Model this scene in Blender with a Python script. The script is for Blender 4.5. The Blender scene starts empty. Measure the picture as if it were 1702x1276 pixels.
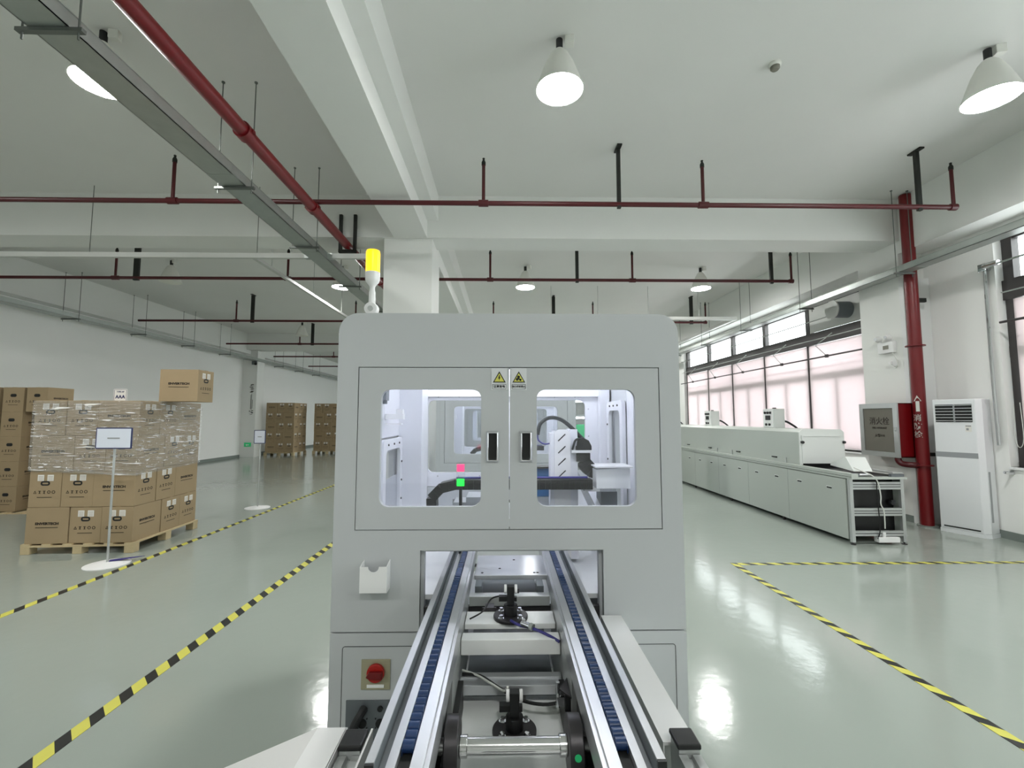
import bpy, bmesh, math, random
from mathutils import Vector, Matrix
random.seed(7)
S = bpy.context.scene
COL = S.collection
PI = math.pi
# ------------------------------------------------------------------ camera, world, exposure
cam_d = bpy.data.cameras.new('camera'); cam = bpy.data.objects.new('camera', cam_d); COL.objects.link(cam)
cam_d.sensor_width = 36.0; cam_d.lens = 36.0 * 750.0 / 1702.0; cam_d.clip_start = 0.02; cam_d.clip_end = 200
cam.location = (0, 0, 1.55); cam.rotation_euler = (math.radians(94.35), 0, math.radians(-1.0))
S.camera = cam
W = bpy.data.worlds.new('sky'); S.world = W; W.use_nodes = True
W.node_tree.nodes['Background'].inputs[0].default_value = (1.0, 0.985, 0.985, 1)
W.node_tree.nodes['Background'].inputs[1].default_value = 6.1
S.view_settings.view_transform = 'Standard'; S.view_settings.look = 'None'
S.view_settings.gamma = 1; S.view_settings.exposure = 0.40; S.view_settings.use_curve_mapping = False
S.cycles.max_bounces = 10; S.cycles.diffuse_bounces = 6; S.cycles.glossy_bounces = 4
S.cycles.transparent_max_bounces = 24; S.cycles.transmission_bounces = 6
S.cycles.caustics_reflective = False; S.cycles.caustics_refractive = False
S.cycles.sample_clamp_indirect = 6.0; S.cycles.use_denoising = True
LAMP = 146.0        # strength of the ceiling lamps
LED = 30.0         # strength of the tubes inside the machines

# ------------------------------------------------------------------ materials
def lin(c):
    return tuple(((v/255)/12.92 if v/255 <= .04045 else ((v/255+.055)/1.055)**2.4) for v in c)
def mat(name, rgb, rough=.5, metal=0., noise=.0, nscale=6., bump=0., bscale=60., emit=None, estr=0., coat=0., alpha=None, spec=None):
    m = bpy.data.materials.new(name); m.use_nodes = True
    nt = m.node_tree; b = nt.nodes['Principled BSDF']
    c = lin(rgb) + (1,)
    b.inputs['Base Color'].default_value = c
    b.inputs['Roughness'].default_value = rough; b.inputs['Metallic'].default_value = metal
    if spec is not None: b.inputs['Specular IOR Level'].default_value = spec
    if coat: b.inputs['Coat Weight'].default_value = coat; b.inputs['Coat Roughness'].default_value = .1
    tc = nt.nodes.new('ShaderNodeTexCoord')
    if noise:
        n = nt.nodes.new('ShaderNodeTexNoise'); n.inputs['Scale'].default_value = nscale; n.inputs['Detail'].default_value = 4
        nt.links.new(tc.outputs['Object'], n.inputs['Vector'])
        mx = nt.nodes.new('ShaderNodeMix'); mx.data_type = 'RGBA'
        mx.inputs['A'].default_value = tuple(v*(1-noise) for v in c[:3]) + (1,)
        mx.inputs['B'].default_value = tuple(min(1, v*(1+noise)) for v in c[:3]) + (1,)
        nt.links.new(n.outputs['Fac'], mx.inputs['Factor']); nt.links.new(mx.outputs['Result'], b.inputs['Base Color'])
    if bump:
        n2 = nt.nodes.new('ShaderNodeTexNoise'); n2.inputs['Scale'].default_value = bscale; n2.inputs['Detail'].default_value = 3
        nt.links.new(tc.outputs['Object'], n2.inputs['Vector'])
        bp = nt.nodes.new('ShaderNodeBump'); bp.inputs['Strength'].default_value = bump; bp.inputs['Distance'].default_value = .01
        nt.links.new(n2.outputs['Fac'], bp.inputs['Height']); nt.links.new(bp.outputs['Normal'], b.inputs['Normal'])
    if emit:
        b.inputs['Emission Color'].default_value = lin(emit) + (1,); b.inputs['Emission Strength'].default_value = estr
    return m
def glass(name, tint=(255,255,255), refl=.06, rough=.02, haze=0.):
    m = bpy.data.materials.new(name); m.use_nodes = True; nt = m.node_tree; nt.nodes.clear()
    o = nt.nodes.new('ShaderNodeOutputMaterial'); t = nt.nodes.new('ShaderNodeBsdfTransparent'); g = nt.nodes.new('ShaderNodeBsdfGlossy')
    t.inputs[0].default_value = lin(tint) + (1,); g.inputs['Roughness'].default_value = rough
    mx = nt.nodes.new('ShaderNodeMixShader'); mx.inputs[0].default_value = refl
    lw = nt.nodes.new('ShaderNodeLayerWeight'); lw.inputs['Blend'].default_value = .5
    pw = nt.nodes.new('ShaderNodeMath'); pw.operation = 'POWER'; pw.inputs[1].default_value = 5.0; nt.links.new(lw.outputs['Facing'], pw.inputs[0])
    ma = nt.nodes.new('ShaderNodeMath'); ma.operation = 'MULTIPLY_ADD'; ma.inputs[1].default_value = .6; ma.inputs[2].default_value = refl
    nt.links.new(pw.outputs[0], ma.inputs[0]); nt.links.new(ma.outputs[0], mx.inputs[0])
    nt.links.new(t.outputs[0], mx.inputs[1]); nt.links.new(g.outputs[0], mx.inputs[2]); nt.links.new(mx.outputs[0], o.inputs[0])
    return m
M = {}
M['ceiling'] = mat('ceiling_paint', (224,224,221), .9, noise=.03, nscale=1.2)
M['beam'] = mat('beam_paint', (228,229,226), .85, noise=.02, nscale=1.5)
M['wall'] = mat('wall_paint', (238,238,236), .85, noise=.02, nscale=1.0)
M['skirting'] = mat('skirting_paint', (120,128,124), .5)
M['panel_white'] = mat('panel_white', (225,226,226), .35)
# epoxy floor
def floor_mat():
    m = mat('epoxy_floor', (151,159,152), .14, noise=.05, nscale=.7, bump=.12, bscale=9)
    nt = m.node_tree; b = nt.nodes['Principled BSDF']
    tc = [n for n in nt.nodes if n.bl_idname == 'ShaderNodeTexCoord'][0]
    n = nt.nodes.new('ShaderNodeTexNoise'); n.inputs['Scale'].default_value = 2.2; n.inputs['Detail'].default_value = 5
    nt.links.new(tc.outputs['Object'], n.inputs['Vector'])
    mr = nt.nodes.new('ShaderNodeMapRange'); mr.inputs['To Min'].default_value = .08; mr.inputs['To Max'].default_value = .17
    nt.links.new(n.outputs['Fac'], mr.inputs['Value']); nt.links.new(mr.outputs[0], b.inputs['Roughness'])
    return m
M['floor'] = floor_mat()
def tape_mat():
    m = mat('hazard_tape', (205,200,62), .4); nt = m.node_tree; b = nt.nodes['Principled BSDF']
    tc = nt.nodes.new('ShaderNodeTexCoord'); sx = nt.nodes.new('ShaderNodeSeparateXYZ')
    nt.links.new(tc.outputs['Object'], sx.inputs[0])
    ad = nt.nodes.new('ShaderNodeMath'); ad.operation = 'ADD'; nt.links.new(sx.outputs[0], ad.inputs[0]); nt.links.new(sx.outputs[1], ad.inputs[1])
    dv = nt.nodes.new('ShaderNodeMath'); dv.operation = 'DIVIDE'; dv.inputs[1].default_value = .182; nt.links.new(ad.outputs[0], dv.inputs[0])
    fr = nt.nodes.new('ShaderNodeMath'); fr.operation = 'FRACT'; nt.links.new(dv.outputs[0], fr.inputs[0])
    lt = nt.nodes.new('ShaderNodeMath'); lt.operation = 'LESS_THAN'; lt.inputs[1].default_value = .46; nt.links.new(fr.outputs[0], lt.inputs[0])
    mx = nt.nodes.new('ShaderNodeMix'); mx.data_type = 'RGBA'
    mx.inputs['A'].default_value = lin((202,198,88)) + (1,); mx.inputs['B'].default_value = lin((22,24,24)) + (1,)
    nt.links.new(lt.outputs[0], mx.inputs['Factor']); nt.links.new(mx.outputs['Result'], b.inputs['Base Color'])
    return m
M['tape'] = tape_mat()
M['machine'] = mat('machine_paint', (188,191,193), .42, bump=.03, bscale=400)
M['inner'] = mat('machine_inner_paint', (230,231,236), .45)
M['machine_dark'] = mat('machine_grey_panel', (96,102,106), .45)
M['seam'] = mat('seam_black', (20,22,22), .7)
M['white'] = mat('white_plastic', (232,232,232), .35)
M['sheet_white'] = mat('white_sheet_metal', (240,242,241), .35)
M['black'] = mat('black_plastic', (18,19,20), .45)
M['rubber'] = mat('black_rubber', (30,31,33), .6)
M['dark_steel'] = mat('dark_steel', (62,60,62), .4, .6)
M['alu'] = mat('aluminium', (205,207,210), .32, .75, noise=.04, nscale=20)
M['alu_matte'] = mat('anodised_aluminium', (190,193,192), .42, .6)
M['chrome'] = mat('chrome', (222,223,226), .06, 1.0)
M['galv'] = mat('galvanised_steel', (170,176,172), .38, .7, noise=.1, nscale=9)
M['galv_white'] = mat('pale_trunking', (190,192,188), .4)
M['red_pipe'] = mat('red_pipe_paint', (108,12,18), .35, noise=.06, nscale=5)
M['red_small'] = mat('dark_red_pipe_paint', (74,12,18), .4)
M['red'] = mat('red_gloss', (108,8,14), .3)
M['red_knob'] = mat('red_knob', (168,26,18), .35)
M['yellow_plate'] = mat('yellow_plate', (158,154,128), .4)
M['bracket'] = mat('black_angle_iron', (26,28,24), .6)
M['rod'] = mat('threaded_rod', (110,114,110), .5, .5)
M['blue_roller'] = mat('blue_roller', (28,52,92), .3)
M['blue'] = mat('blue_paint', (36,92,140), .4)
M['blue_hose'] = mat('blue_hose', (44,40,120), .35)
M['wood'] = mat('pallet_wood', (190,172,136), .75, noise=.15, nscale=14)
M['card'] = mat('cardboard', (158,138,108), .85, noise=.05, nscale=7)
M['card_side'] = mat('cardboard_panel', (150,130,102), .85, noise=.05, nscale=7)
M['ink'] = mat('black_ink', (40,32,24), .8)
M['tape_brown'] = mat('packing_tape', (176,148,106), .3)
M['paper'] = mat('white_paper', (226,224,220), .7)
M['sign_white'] = mat('sign_white', (222,227,240), .4)
M['sign_blue'] = mat('sign_blue', (34,44,92), .4)
M['green'] = mat('exit_green', (20,120,70), .5, emit=(30,150,90), estr=.4)
M['frame'] = mat('window_frame_dark', (52,48,48), .4)
M['reveal'] = mat('window_reveal', (235,235,236), .7)
M['amber'] = mat('amber_lens', (250,190,40), .3, emit=(255,196,10), estr=1.35)
M['lamp_on'] = mat('lamp_diffuser_lit', (255,255,255), .5, emit=(255,255,252), estr=LAMP)
M['lamp_off'] = mat('lamp_diffuser_unlit', (225,225,215), .5)
M['shade'] = mat('lamp_shade', (226,226,220), .5)
M['led'] = mat('led_tube', (255,255,255), .5, emit=(244,246,255), estr=LED)
M['led_red'] = mat('red_indicator', (230,40,80), .3, emit=(255,50,100), estr=1.5)
M['led_green'] = mat('green_indicator', (20,220,60), .3, emit=(0,235,50), estr=1.6)
M['pane'] = glass('window_glass', (245,250,250), .04)
M['acrylic'] = glass('acrylic_pane', (250,251,252), .045, .03)
M['cab_glass'] = glass('cabinet_glass', (222,222,212), .08, .08)
def paint_glass_reflection():
    nt = M['cab_glass'].node_tree; o = [k for k in nt.nodes if k.bl_idname == 'ShaderNodeOutputMaterial'][0]
    src = o.inputs[0].links[0].from_socket; d = nt.nodes.new('ShaderNodeBsdfDiffuse'); d.inputs[0].default_value = lin((140,137,128)) + (1,)  # diffuse grey mixed in as a painted reflection on the cabinet glass
    mx = nt.nodes.new('ShaderNodeMixShader'); mx.inputs[0].default_value = .6
    nt.links.new(src, mx.inputs[1]); nt.links.new(d.outputs[0], mx.inputs[2]); nt.links.new(mx.outputs[0], o.inputs[0])
paint_glass_reflection()
M['cab_inner'] = mat('cabinet_inner', (128,126,116), .8)
M['ac'] = mat('ac_white', (228,230,233), .3)
M['ac_grey'] = mat('ac_grey_band', (150,153,156), .4)
M['oven'] = mat('oven_paint', (178,184,178), .4, bump=.02, bscale=300)
M['oven_light'] = mat('oven_end_paint', (212,216,213), .4)
M['yellow'] = mat('warning_yellow', (214,210,96), .4)
M['sticker'] = mat('sticker_white', (214,216,218), .4)
M['hose_green'] = mat('dark_hose', (34,38,40), .5)
M['steel_gloss'] = mat('polished_steel', (205,205,205), .18, .95)
M['lead'] = mat('cable_white', (210,212,206), .5)
# blind: thin woven cloth that lets the daylight through
def blind_mat():
    m = bpy.data.materials.new('sheer_blind'); m.use_nodes = True; nt = m.node_tree; nt.nodes.clear()
    o = nt.nodes.new('ShaderNodeOutputMaterial'); d = nt.nodes.new('ShaderNodeBsdfDiffuse'); t = nt.nodes.new('ShaderNodeBsdfTranslucent')
    d.inputs[0].default_value = lin((232,224,225)) + (1,); t.inputs[0].default_value = lin((224,212,214)) + (1,)
    mx = nt.nodes.new('ShaderNodeMixShader'); mx.inputs[0].default_value = .38
    nt.links.new(d.outputs[0], mx.inputs[1]); nt.links.new(t.outputs[0], mx.inputs[2])
    tr = nt.nodes.new('ShaderNodeBsdfTransparent'); m2 = nt.nodes.new('ShaderNodeMixShader'); m2.inputs[0].default_value = .05
    nt.links.new(mx.outputs[0], m2.inputs[1]); nt.links.new(tr.outputs[0], m2.inputs[2]); nt.links.new(m2.outputs[0], o.inputs[0])
    return m
M['blind'] = blind_mat()
# stretch film: clear plastic with glossy horizontal wrinkles and highlight streaks painted in white
def film_mat():
    m = bpy.data.materials.new('stretch_film'); m.use_nodes = True; nt = m.node_tree; nt.nodes.clear()
    o = nt.nodes.new('ShaderNodeOutputMaterial'); t = nt.nodes.new('ShaderNodeBsdfTransparent'); g = nt.nodes.new('ShaderNodeBsdfGlossy')
    g.inputs['Roughness'].default_value = .16
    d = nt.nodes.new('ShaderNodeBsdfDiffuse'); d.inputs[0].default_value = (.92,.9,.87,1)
    tc = nt.nodes.new('ShaderNodeTexCoord'); mp = nt.nodes.new('ShaderNodeMapping')
    mp.inputs['Scale'].default_value = (3.2, 3.2, 34); mp.inputs['Rotation'].default_value = (.08, .1, 0)
    nt.links.new(tc.outputs['Object'], mp.inputs[0])
    n = nt.nodes.new('ShaderNodeTexNoise'); n.inputs['Scale'].default_value = 1.6; n.inputs['Detail'].default_value = 5; n.inputs['Distortion'].default_value = .6
    nt.links.new(mp.outputs[0], n.inputs['Vector'])
    bp = nt.nodes.new('ShaderNodeBump'); bp.inputs['Strength'].default_value = 1.0; bp.inputs['Distance'].default_value = .05
    nt.links.new(n.outputs['Fac'], bp.inputs['Height']); nt.links.new(bp.outputs[0], g.inputs['Normal'])
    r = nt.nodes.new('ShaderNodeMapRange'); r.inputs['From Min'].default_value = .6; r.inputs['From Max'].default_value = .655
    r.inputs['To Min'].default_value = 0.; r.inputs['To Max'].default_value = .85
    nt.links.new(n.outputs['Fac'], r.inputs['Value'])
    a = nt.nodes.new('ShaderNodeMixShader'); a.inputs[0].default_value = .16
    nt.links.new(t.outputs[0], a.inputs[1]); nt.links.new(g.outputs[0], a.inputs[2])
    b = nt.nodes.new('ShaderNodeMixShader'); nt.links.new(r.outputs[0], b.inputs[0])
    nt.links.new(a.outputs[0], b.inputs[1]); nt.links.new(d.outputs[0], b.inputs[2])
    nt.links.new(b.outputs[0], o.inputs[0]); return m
M['film'] = film_mat()

# ------------------------------------------------------------------ mesh helpers
WO = {}          # world origin of every container, by object name
def rrect(x0, x1, y0, y1, r, seg=6):
    out = []
    for cx, cy, a in ((x1-r, y1-r, 0), (x0+r, y1-r, 90), (x0+r, y0+r, 180), (x1-r, y0+r, 270)):
        for k in range(seg+1):
            t = math.radians(a + 90*k/seg); out.append((cx + r*math.cos(t), cy + r*math.sin(t)))
    return out
def rect(x0, x1, y0, y1): return [(x0,y0),(x1,y0),(x1,y1),(x0,y1)]
def circ(cx, cy, r, n=24): return [(cx + r*math.cos(2*PI*k/n), cy + r*math.sin(2*PI*k/n)) for k in range(n)]
def _curve_mesh(cu):
    ob = bpy.data.objects.new('tmp', cu); COL.objects.link(ob)
    dg = bpy.context.evaluated_depsgraph_get(); dg.update()
    me = bpy.data.meshes.new_from_object(ob.evaluated_get(dg))
    bpy.data.objects.remove(ob); bpy.data.curves.remove(cu)
    return me
def text_mesh(s, size, ext=.0006, bold=0.):
    cu = bpy.data.curves.new('t', 'FONT'); cu.body = s; cu.size = size; cu.align_x = 'CENTER'; cu.align_y = 'CENTER'
    cu.extrude = ext; cu.offset = bold; cu.resolution_u = 2
    return _curve_mesh(cu)
class MB:
    def __init__(s): s.bm = bmesh.new(); s.mi = 0
    def _fin(s, faces):
        for f in faces: f.material_index = s.mi
    def box(s, x0, x1, y0, y1, z0, z1):
        v = [s.bm.verts.new(p) for p in ((x0,y0,z0),(x1,y0,z0),(x1,y1,z0),(x0,y1,z0),(x0,y0,z1),(x1,y0,z1),(x1,y1,z1),(x0,y1,z1))]
        s._fin([s.bm.faces.new([v[i] for i in q]) for q in ((3,2,1,0),(4,5,6,7),(0,1,5,4),(1,2,6,5),(2,3,7,6),(3,0,4,7))]); return s
    def prism(s, pts, axis, a0, a1):
        def P(p, a):
            return {'x': (a, p[0], p[1]), 'y': (p[0], a, p[1]), 'z': (p[0], p[1], a)}[axis]
        A = [s.bm.verts.new(P(p, a0)) for p in pts]; B = [s.bm.verts.new(P(p, a1)) for p in pts]; n = len(pts)
        fs = [s.bm.faces.new(A), s.bm.faces.new(B[::-1])]
        for i in range(n): fs.append(s.bm.faces.new((A[i], B[i], B[(i+1) % n], A[(i+1) % n])))
        s._fin(fs); bmesh.ops.recalc_face_normals(s.bm, faces=fs); return s
    def plate(s, loops, axis, a0, a1):
        cu = bpy.data.curves.new('p', 'CURVE'); cu.dimensions = '2D'; cu.fill_mode = 'BOTH'; cu.extrude = abs(a1-a0)/2
        for L in loops:
            sp = cu.splines.new('POLY'); sp.points.add(len(L)-1); sp.use_cyclic_u = True
            for p, q in zip(sp.points, L): p.co = (q[0], q[1], 0, 1)
        me = _curve_mesh(cu); c = (a0+a1)/2
        R = {'z': Matrix(((1,0,0,0),(0,1,0,0),(0,0,1,c),(0,0,0,1))), 'y': Matrix(((1,0,0,0),(0,0,-1,c),(0,1,0,0),(0,0,0,1))),
             'x': Matrix(((0,0,1,c),(1,0,0,0),(0,1,0,0),(0,0,0,1)))}[axis]
        return s.add(me, R)
    def add(s, me, mtx=None, keep=False):
        n0 = len(s.bm.verts); f0 = len(s.bm.faces)
        s.bm.from_mesh(me); s.bm.verts.ensure_lookup_table(); s.bm.faces.ensure_lookup_table()
        if mtx is not None: bmesh.ops.transform(s.bm, matrix=mtx, verts=s.bm.verts[n0:])
        s._fin(s.bm.faces[f0:])
        if not keep: bpy.data.meshes.remove(me)
        return s
    def text(s, body, size, pos, facing='-y', bold=0., ext=.0006, sx=1., rot=0.):
        R = {'-y': Matrix.Rotation(PI/2, 4, 'X'), '-x': Matrix.Rotation(-PI/2, 4, 'Z') @ Matrix.Rotation(PI/2, 4, 'X'),
             '+x': Matrix.Rotation(PI/2, 4, 'Z') @ Matrix.Rotation(PI/2, 4, 'X'), '+z': Matrix.Identity(4)}[facing]
        return s.add(text_mesh(body, size, ext, bold), Matrix.Translation(pos) @ R @ Matrix.Rotation(rot, 4, 'Z') @ Matrix.Diagonal((sx,1,1,1)))
    def cyl(s, p, q, r, seg=20, r2=None):
        p = Vector(p); q = Vector(q); r2 = r if r2 is None else r2
        d = (q-p); R = d.to_track_quat('Z', 'Y').to_matrix()
        A = []; B = []
        for k in range(seg):
            u = R @ Vector((math.cos(2*PI*k/seg), math.sin(2*PI*k/seg), 0))
            A.append(s.bm.verts.new(p + u*r)); B.append(s.bm.verts.new(q + u*r2))
        fs = [s.bm.faces.new(A[::-1]), s.bm.faces.new(B)]
        for i in range(seg): fs.append(s.bm.faces.new((A[i], A[(i+1) % seg], B[(i+1) % seg], B[i])))
        s._fin(fs); return s
    def tube(s, pts, r, seg=8, smooth=True):
        P = [Vector(p) for p in pts]
        if smooth and len(P) > 2:
            Q = []
            for i in range(len(P)-1):
                p0 = P[max(i-1, 0)]; p1 = P[i]; p2 = P[i+1]; p3 = P[min(i+2, len(P)-1)]
                for k in range(5):
                    t = k/5; Q.append(.5*((2*p1) + (-p0+p2)*t + (2*p0-5*p1+4*p2-p3)*t*t + (-p0+3*p1-3*p2+p3)*t**3))
            Q.append(P[-1]); P = Q
        rings = []; up = Vector((0, 0, 1))
        T0 = (P[1]-P[0]).normalized()
        if abs(T0.dot(up)) > .95: up = Vector((1, 0, 0))
        N = (up - T0*up.dot(T0)).normalized()
        for i, p in enumerate(P):
            T = (P[min(i+1, len(P)-1)] - P[max(i-1, 0)]).normalized()
            N = (N - T*N.dot(T)).normalized(); Bn = T.cross(N)
            rings.append([s.bm.verts.new(p + N*r*math.cos(2*PI*k/seg) + Bn*r*math.sin(2*PI*k/seg)) for k in range(seg)])
        fs = [s.bm.faces.new(rings[0][::-1]), s.bm.faces.new(rings[-1])]
        for a, b in zip(rings, rings[1:]):
            for k in range(seg): fs.append(s.bm.faces.new((a[k], a[(k+1) % seg], b[(k+1) % seg], b[k])))
        s._fin(fs); return s
    def lathe(s, prof, c, seg=28, axis='z'):
        rings = []
        for r, z in prof:
            ring = []
            for k in range(seg):
                a = 2*PI*k/seg; x, y = max(r, 1e-4)*math.cos(a), max(r, 1e-4)*math.sin(a)
                p = {'z': (x, y, z), 'x': (z, x, y), 'y': (x, z, y)}[axis]
                ring.append(s.bm.verts.new((c[0]+p[0], c[1]+p[1], c[2]+p[2])))
            rings.append(ring)
        fs = []
        for a, b in zip(rings, rings[1:]):
            for k in range(seg): fs.append(s.bm.faces.new((a[k], a[(k+1) % seg], b[(k+1) % seg], b[k])))
        fs.append(s.bm.faces.new(rings[0][::-1])); fs.append(s.bm.faces.new(rings[-1]))
        s._fin(fs); bmesh.ops.recalc_face_normals(s.bm, faces=fs); return s
    def build(s, name, mats, parent=None, bevel=0., smooth=False, own=None):
        if not isinstance(mats, (list, tuple)): mats = [mats]
        me = bpy.data.meshes.new(name)
        if parent is not None: o0 = WO[parent.name]
        elif own is not None: o0 = Vector(own)
        else:
            xs = [v.co for v in s.bm.verts]
            o0 = Vector(((min(v.x for v in xs)+max(v.x for v in xs))/2, (min(v.y for v in xs)+max(v.y for v in xs))/2, min(v.z for v in xs)))
        bmesh.ops.translate(s.bm, verts=s.bm.verts, vec=-o0)
        s.bm.to_mesh(me); s.bm.free()
        for m_ in mats: me.materials.append(M[m_] if isinstance(m_, str) else m_)
        if smooth:
            me.polygons.foreach_set('use_smooth', [True]*len(me.polygons))
            me.set_sharp_from_angle(angle=math.radians(35))
        ob = bpy.data.objects.new(name, me); COL.objects.link(ob)
        if parent is not None: ob.parent = parent; WO[ob.name] = o0
        else: ob.location = o0; WO[ob.name] = o0
        if bevel:
            b = ob.modifiers.new('bevel', 'BEVEL'); b.width = bevel; b.segments = 2; b.limit_method = 'ANGLE'; b.angle_limit = math.radians(50)
        return ob
def thing(name, label, cat, loc=(0,0,0), group=None):
    o = bpy.data.objects.new(name, None); COL.objects.link(o); o.location = loc; o.empty_display_size = .1
    o['label'] = label; o['category'] = cat
    if group: o['group'] = group
    WO[o.name] = Vector(loc); return o
def tag(o, label, cat, group=None, kind=None):
    o['label'] = label; o['category'] = cat
    if group: o['group'] = group
    if kind: o['kind'] = kind
    return o
def struct(o, label=None):
    o['kind'] = 'structure'
    if label: o['label'] = label
    return o
KIDS = {}
def copy_tree(o, dx=(0,0,0), label=None, group=None, loc=None, rz=None):
    kids = {}
    for k in bpy.data.objects:
        if k.parent: kids.setdefault(k.parent.name, []).append(k)
    def cp(a, par):
        c = a.copy(); COL.objects.link(c); c.parent = par; WO[c.name] = WO.get(a.name, Vector()) + Vector(dx)
        for k in kids.get(a.name, []): cp(k, c)
        return c
    r = cp(o, None)
    r.location = Vector(loc) if loc is not None else Vector(o.location) + Vector(dx)
    if rz is not None: r.rotation_euler = (0, 0, rz)
    if label: r['label'] = label
    if group: r['group'] = group
    return r
def B(*a): return MB().box(*a)

# ------------------------------------------------------------------ room shell
CE = 4.95; XL = -10.6; XR = 6.5; Y0 = -7.0; Y1 = 34.0
struct(B(XL-.2, XR+.4, Y0, Y1, -.12, 0).build('floor', 'floor', own=(0,0,0)))
struct(B(XL-.2, XR+.4, Y0, Y1, CE, CE+.15).build('ceiling', 'ceiling', own=(0,0,CE)))
struct(B(XL-.2, XL, Y0, Y1, 0, CE).build('wall_left', 'wall'))
struct(B(XL-.2, XR+.4, Y0-.2, Y0, 0, CE).build('wall_back', 'wall'))
struct(B(XL-.2, XR+.4, Y1, Y1+.2, 0, CE).build('wall_front', 'wall'))
WZ0, WZ1 = .93, 3.95
WIN = ((7.95, 16.12), (-1.9, 5.74), (19.3, 29.2))
b = MB()
cuts = sorted(WIN); y = Y0
for a, c in cuts:
    b.box(XR, XR+.25, y, a, 0, CE); b.box(XR, XR+.25, a, c, 0, WZ0); b.box(XR, XR+.25, a, c, WZ1, CE); y = c
b.box(XR, XR+.25, y, Y1, 0, CE)
struct(b.build('wall_right', 'wall'))
struct(B(XL, XL+.015, Y0, Y1, 0, .1).build('baseboard_left', 'skirting'))
struct(B(XR-.015, XR, Y0, 6.68, 0, .1).build('baseboard_right', 'skirting'))
struct(B(XR-.015, XR, 7.56, Y1, 0, .1).build('baseboard_right', 'skirting'))
n = 0
def trim(bm, m_='beam'):
    global n; n += 1
    return struct(bm.build('trim_%d' % n, m_))
# cross beams, the stepped lengthwise beam, wall beams, columns
for y in (-4.7, 6.7, 18.1, 29.5): trim(B(-10.3, 6.12, y, y+.5, 4.29, CE))
trim(MB().prism([(-1.675,4.286),(-1.175,4.286),(-1.175,4.55),(-1.01,4.55),(-1.01,CE),(-1.675,CE)], 'y', Y0, Y1))
trim(B(6.12, XR, Y0, Y1, 4.1, CE)); trim(B(XL, -10.3, Y0, Y1, 4.15, CE))
for y in (6.74, 18.14):
    trim(B(-1.833, -1.102, y, y+.75, 0, 4.29)); trim(B(6.12, XR, y, y+.8, 0, 4.1))
trim(B(XL, -10.02, 18.4, 18.95, 0, CE)); trim(B(XL, -10.02, 6.74, 7.4, 0, CE)); trim(B(XL, -10.02, 29.5, 30.1, 0, CE))
trim(B(6.1, XR-.002, 6.66, 6.74, 0, 3.69), 'panel_white')
struct(B(6.105, 6.12, 6.75, 7.55, 0, .1).build('baseboard_column', 'skirting'))
# ------------------------------------------------------------------ windows
def window(idx, y0, y1, mulls):
    f = MB(); X0, X1 = XR+.11, XR+.185
    f.box(X0, X1, y0, y1, WZ1-.06, WZ1); f.box(X0, X1, y0, y1, WZ0, WZ0+.06)
    f.box(X0-.03, X1, y0, y1, 3.1, 3.36)                       # transom beam
    f.box(X0, X1, y0, y1, 2.34, 2.49)
    for m_ in mulls: f.box(X0-.02, X1, m_-.06, m_+.06, WZ0, WZ1)
    for a, c in zip(mulls, mulls[1:]):
        f.box(X0+.01, X1, (a+c)/2-.035, (a+c)/2+.035, WZ0, 2.4)
    fr = f.build('window_%d' % idx, 'frame', own=(XR, (y0+y1)/2, WZ0)); fr['kind'] = 'structure'
    B(X0+.04, X0+.046, y0, y1, WZ0+.05, WZ1-.05).build('glass_pane', 'pane', fr)
    s = MB(); s.box(XR-.03, XR+.25, y0, y1, WZ0-.03, WZ0); s.build('window_sill', 'reveal', fr)
    return fr
m1 = [8.02, 9.58, 11.22, 12.84, 14.38, 16.05]; m3 = [19.36, 21.3, 23.3, 25.3, 27.2, 29.14]; m2 = [-1.84, -.32, 1.18, 2.68, 4.18, 5.66]
window(1, *WIN[0], m1); window(2, *WIN[1], m2); window(3, *WIN[2], m3)  # the third window is unseen, added to bring daylight into the far bays
pos1 = ['nearest the column', 'second from the column', 'in the middle of the far window', 'second from the far end', 'at the far end of the window']
for i, (a, c) in enumerate(zip(m1, m1[1:])):
    o = MB(); o.box(XR+.078, XR+.081, a+.03, c-.03, WZ0+.03, 3.09); o = o.build('roller_blind', 'blind')
    tag(o, 'pale pink sheer blind behind the long oven, ' + pos1[i], 'blind', 'sheer blinds on the far window')
    bb = MB().cyl((XR+.08, a+.03, WZ0+.03), (XR+.08, c-.03, WZ0+.03), .008, 8); bb.build('bottom_bar', 'white', o)
for i, (a, c) in enumerate(zip(m2[3:], m2[4:])):
    o = MB(); o.box(XR+.078, XR+.081, a+.02, c-.04, WZ0+.03, 3.09); o = o.build('roller_blind', 'blind')
    tag(o, ['pale sheer blind on the near window beyond the right edge', 'pale pink sheer blind at right edge, right of the air conditioner'][i], 'blind', 'sheer blinds on the near window')
    MB().tube([(XR+.05, c-.04, 1.75), (XR+.05, c-.05, 1.3), (XR+.05, c, 1.18), (XR+.05, c+.04, 1.3), (XR+.05, c+.03, 1.75)], .004, 6).build('pull_cord', 'lead', o)
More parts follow.
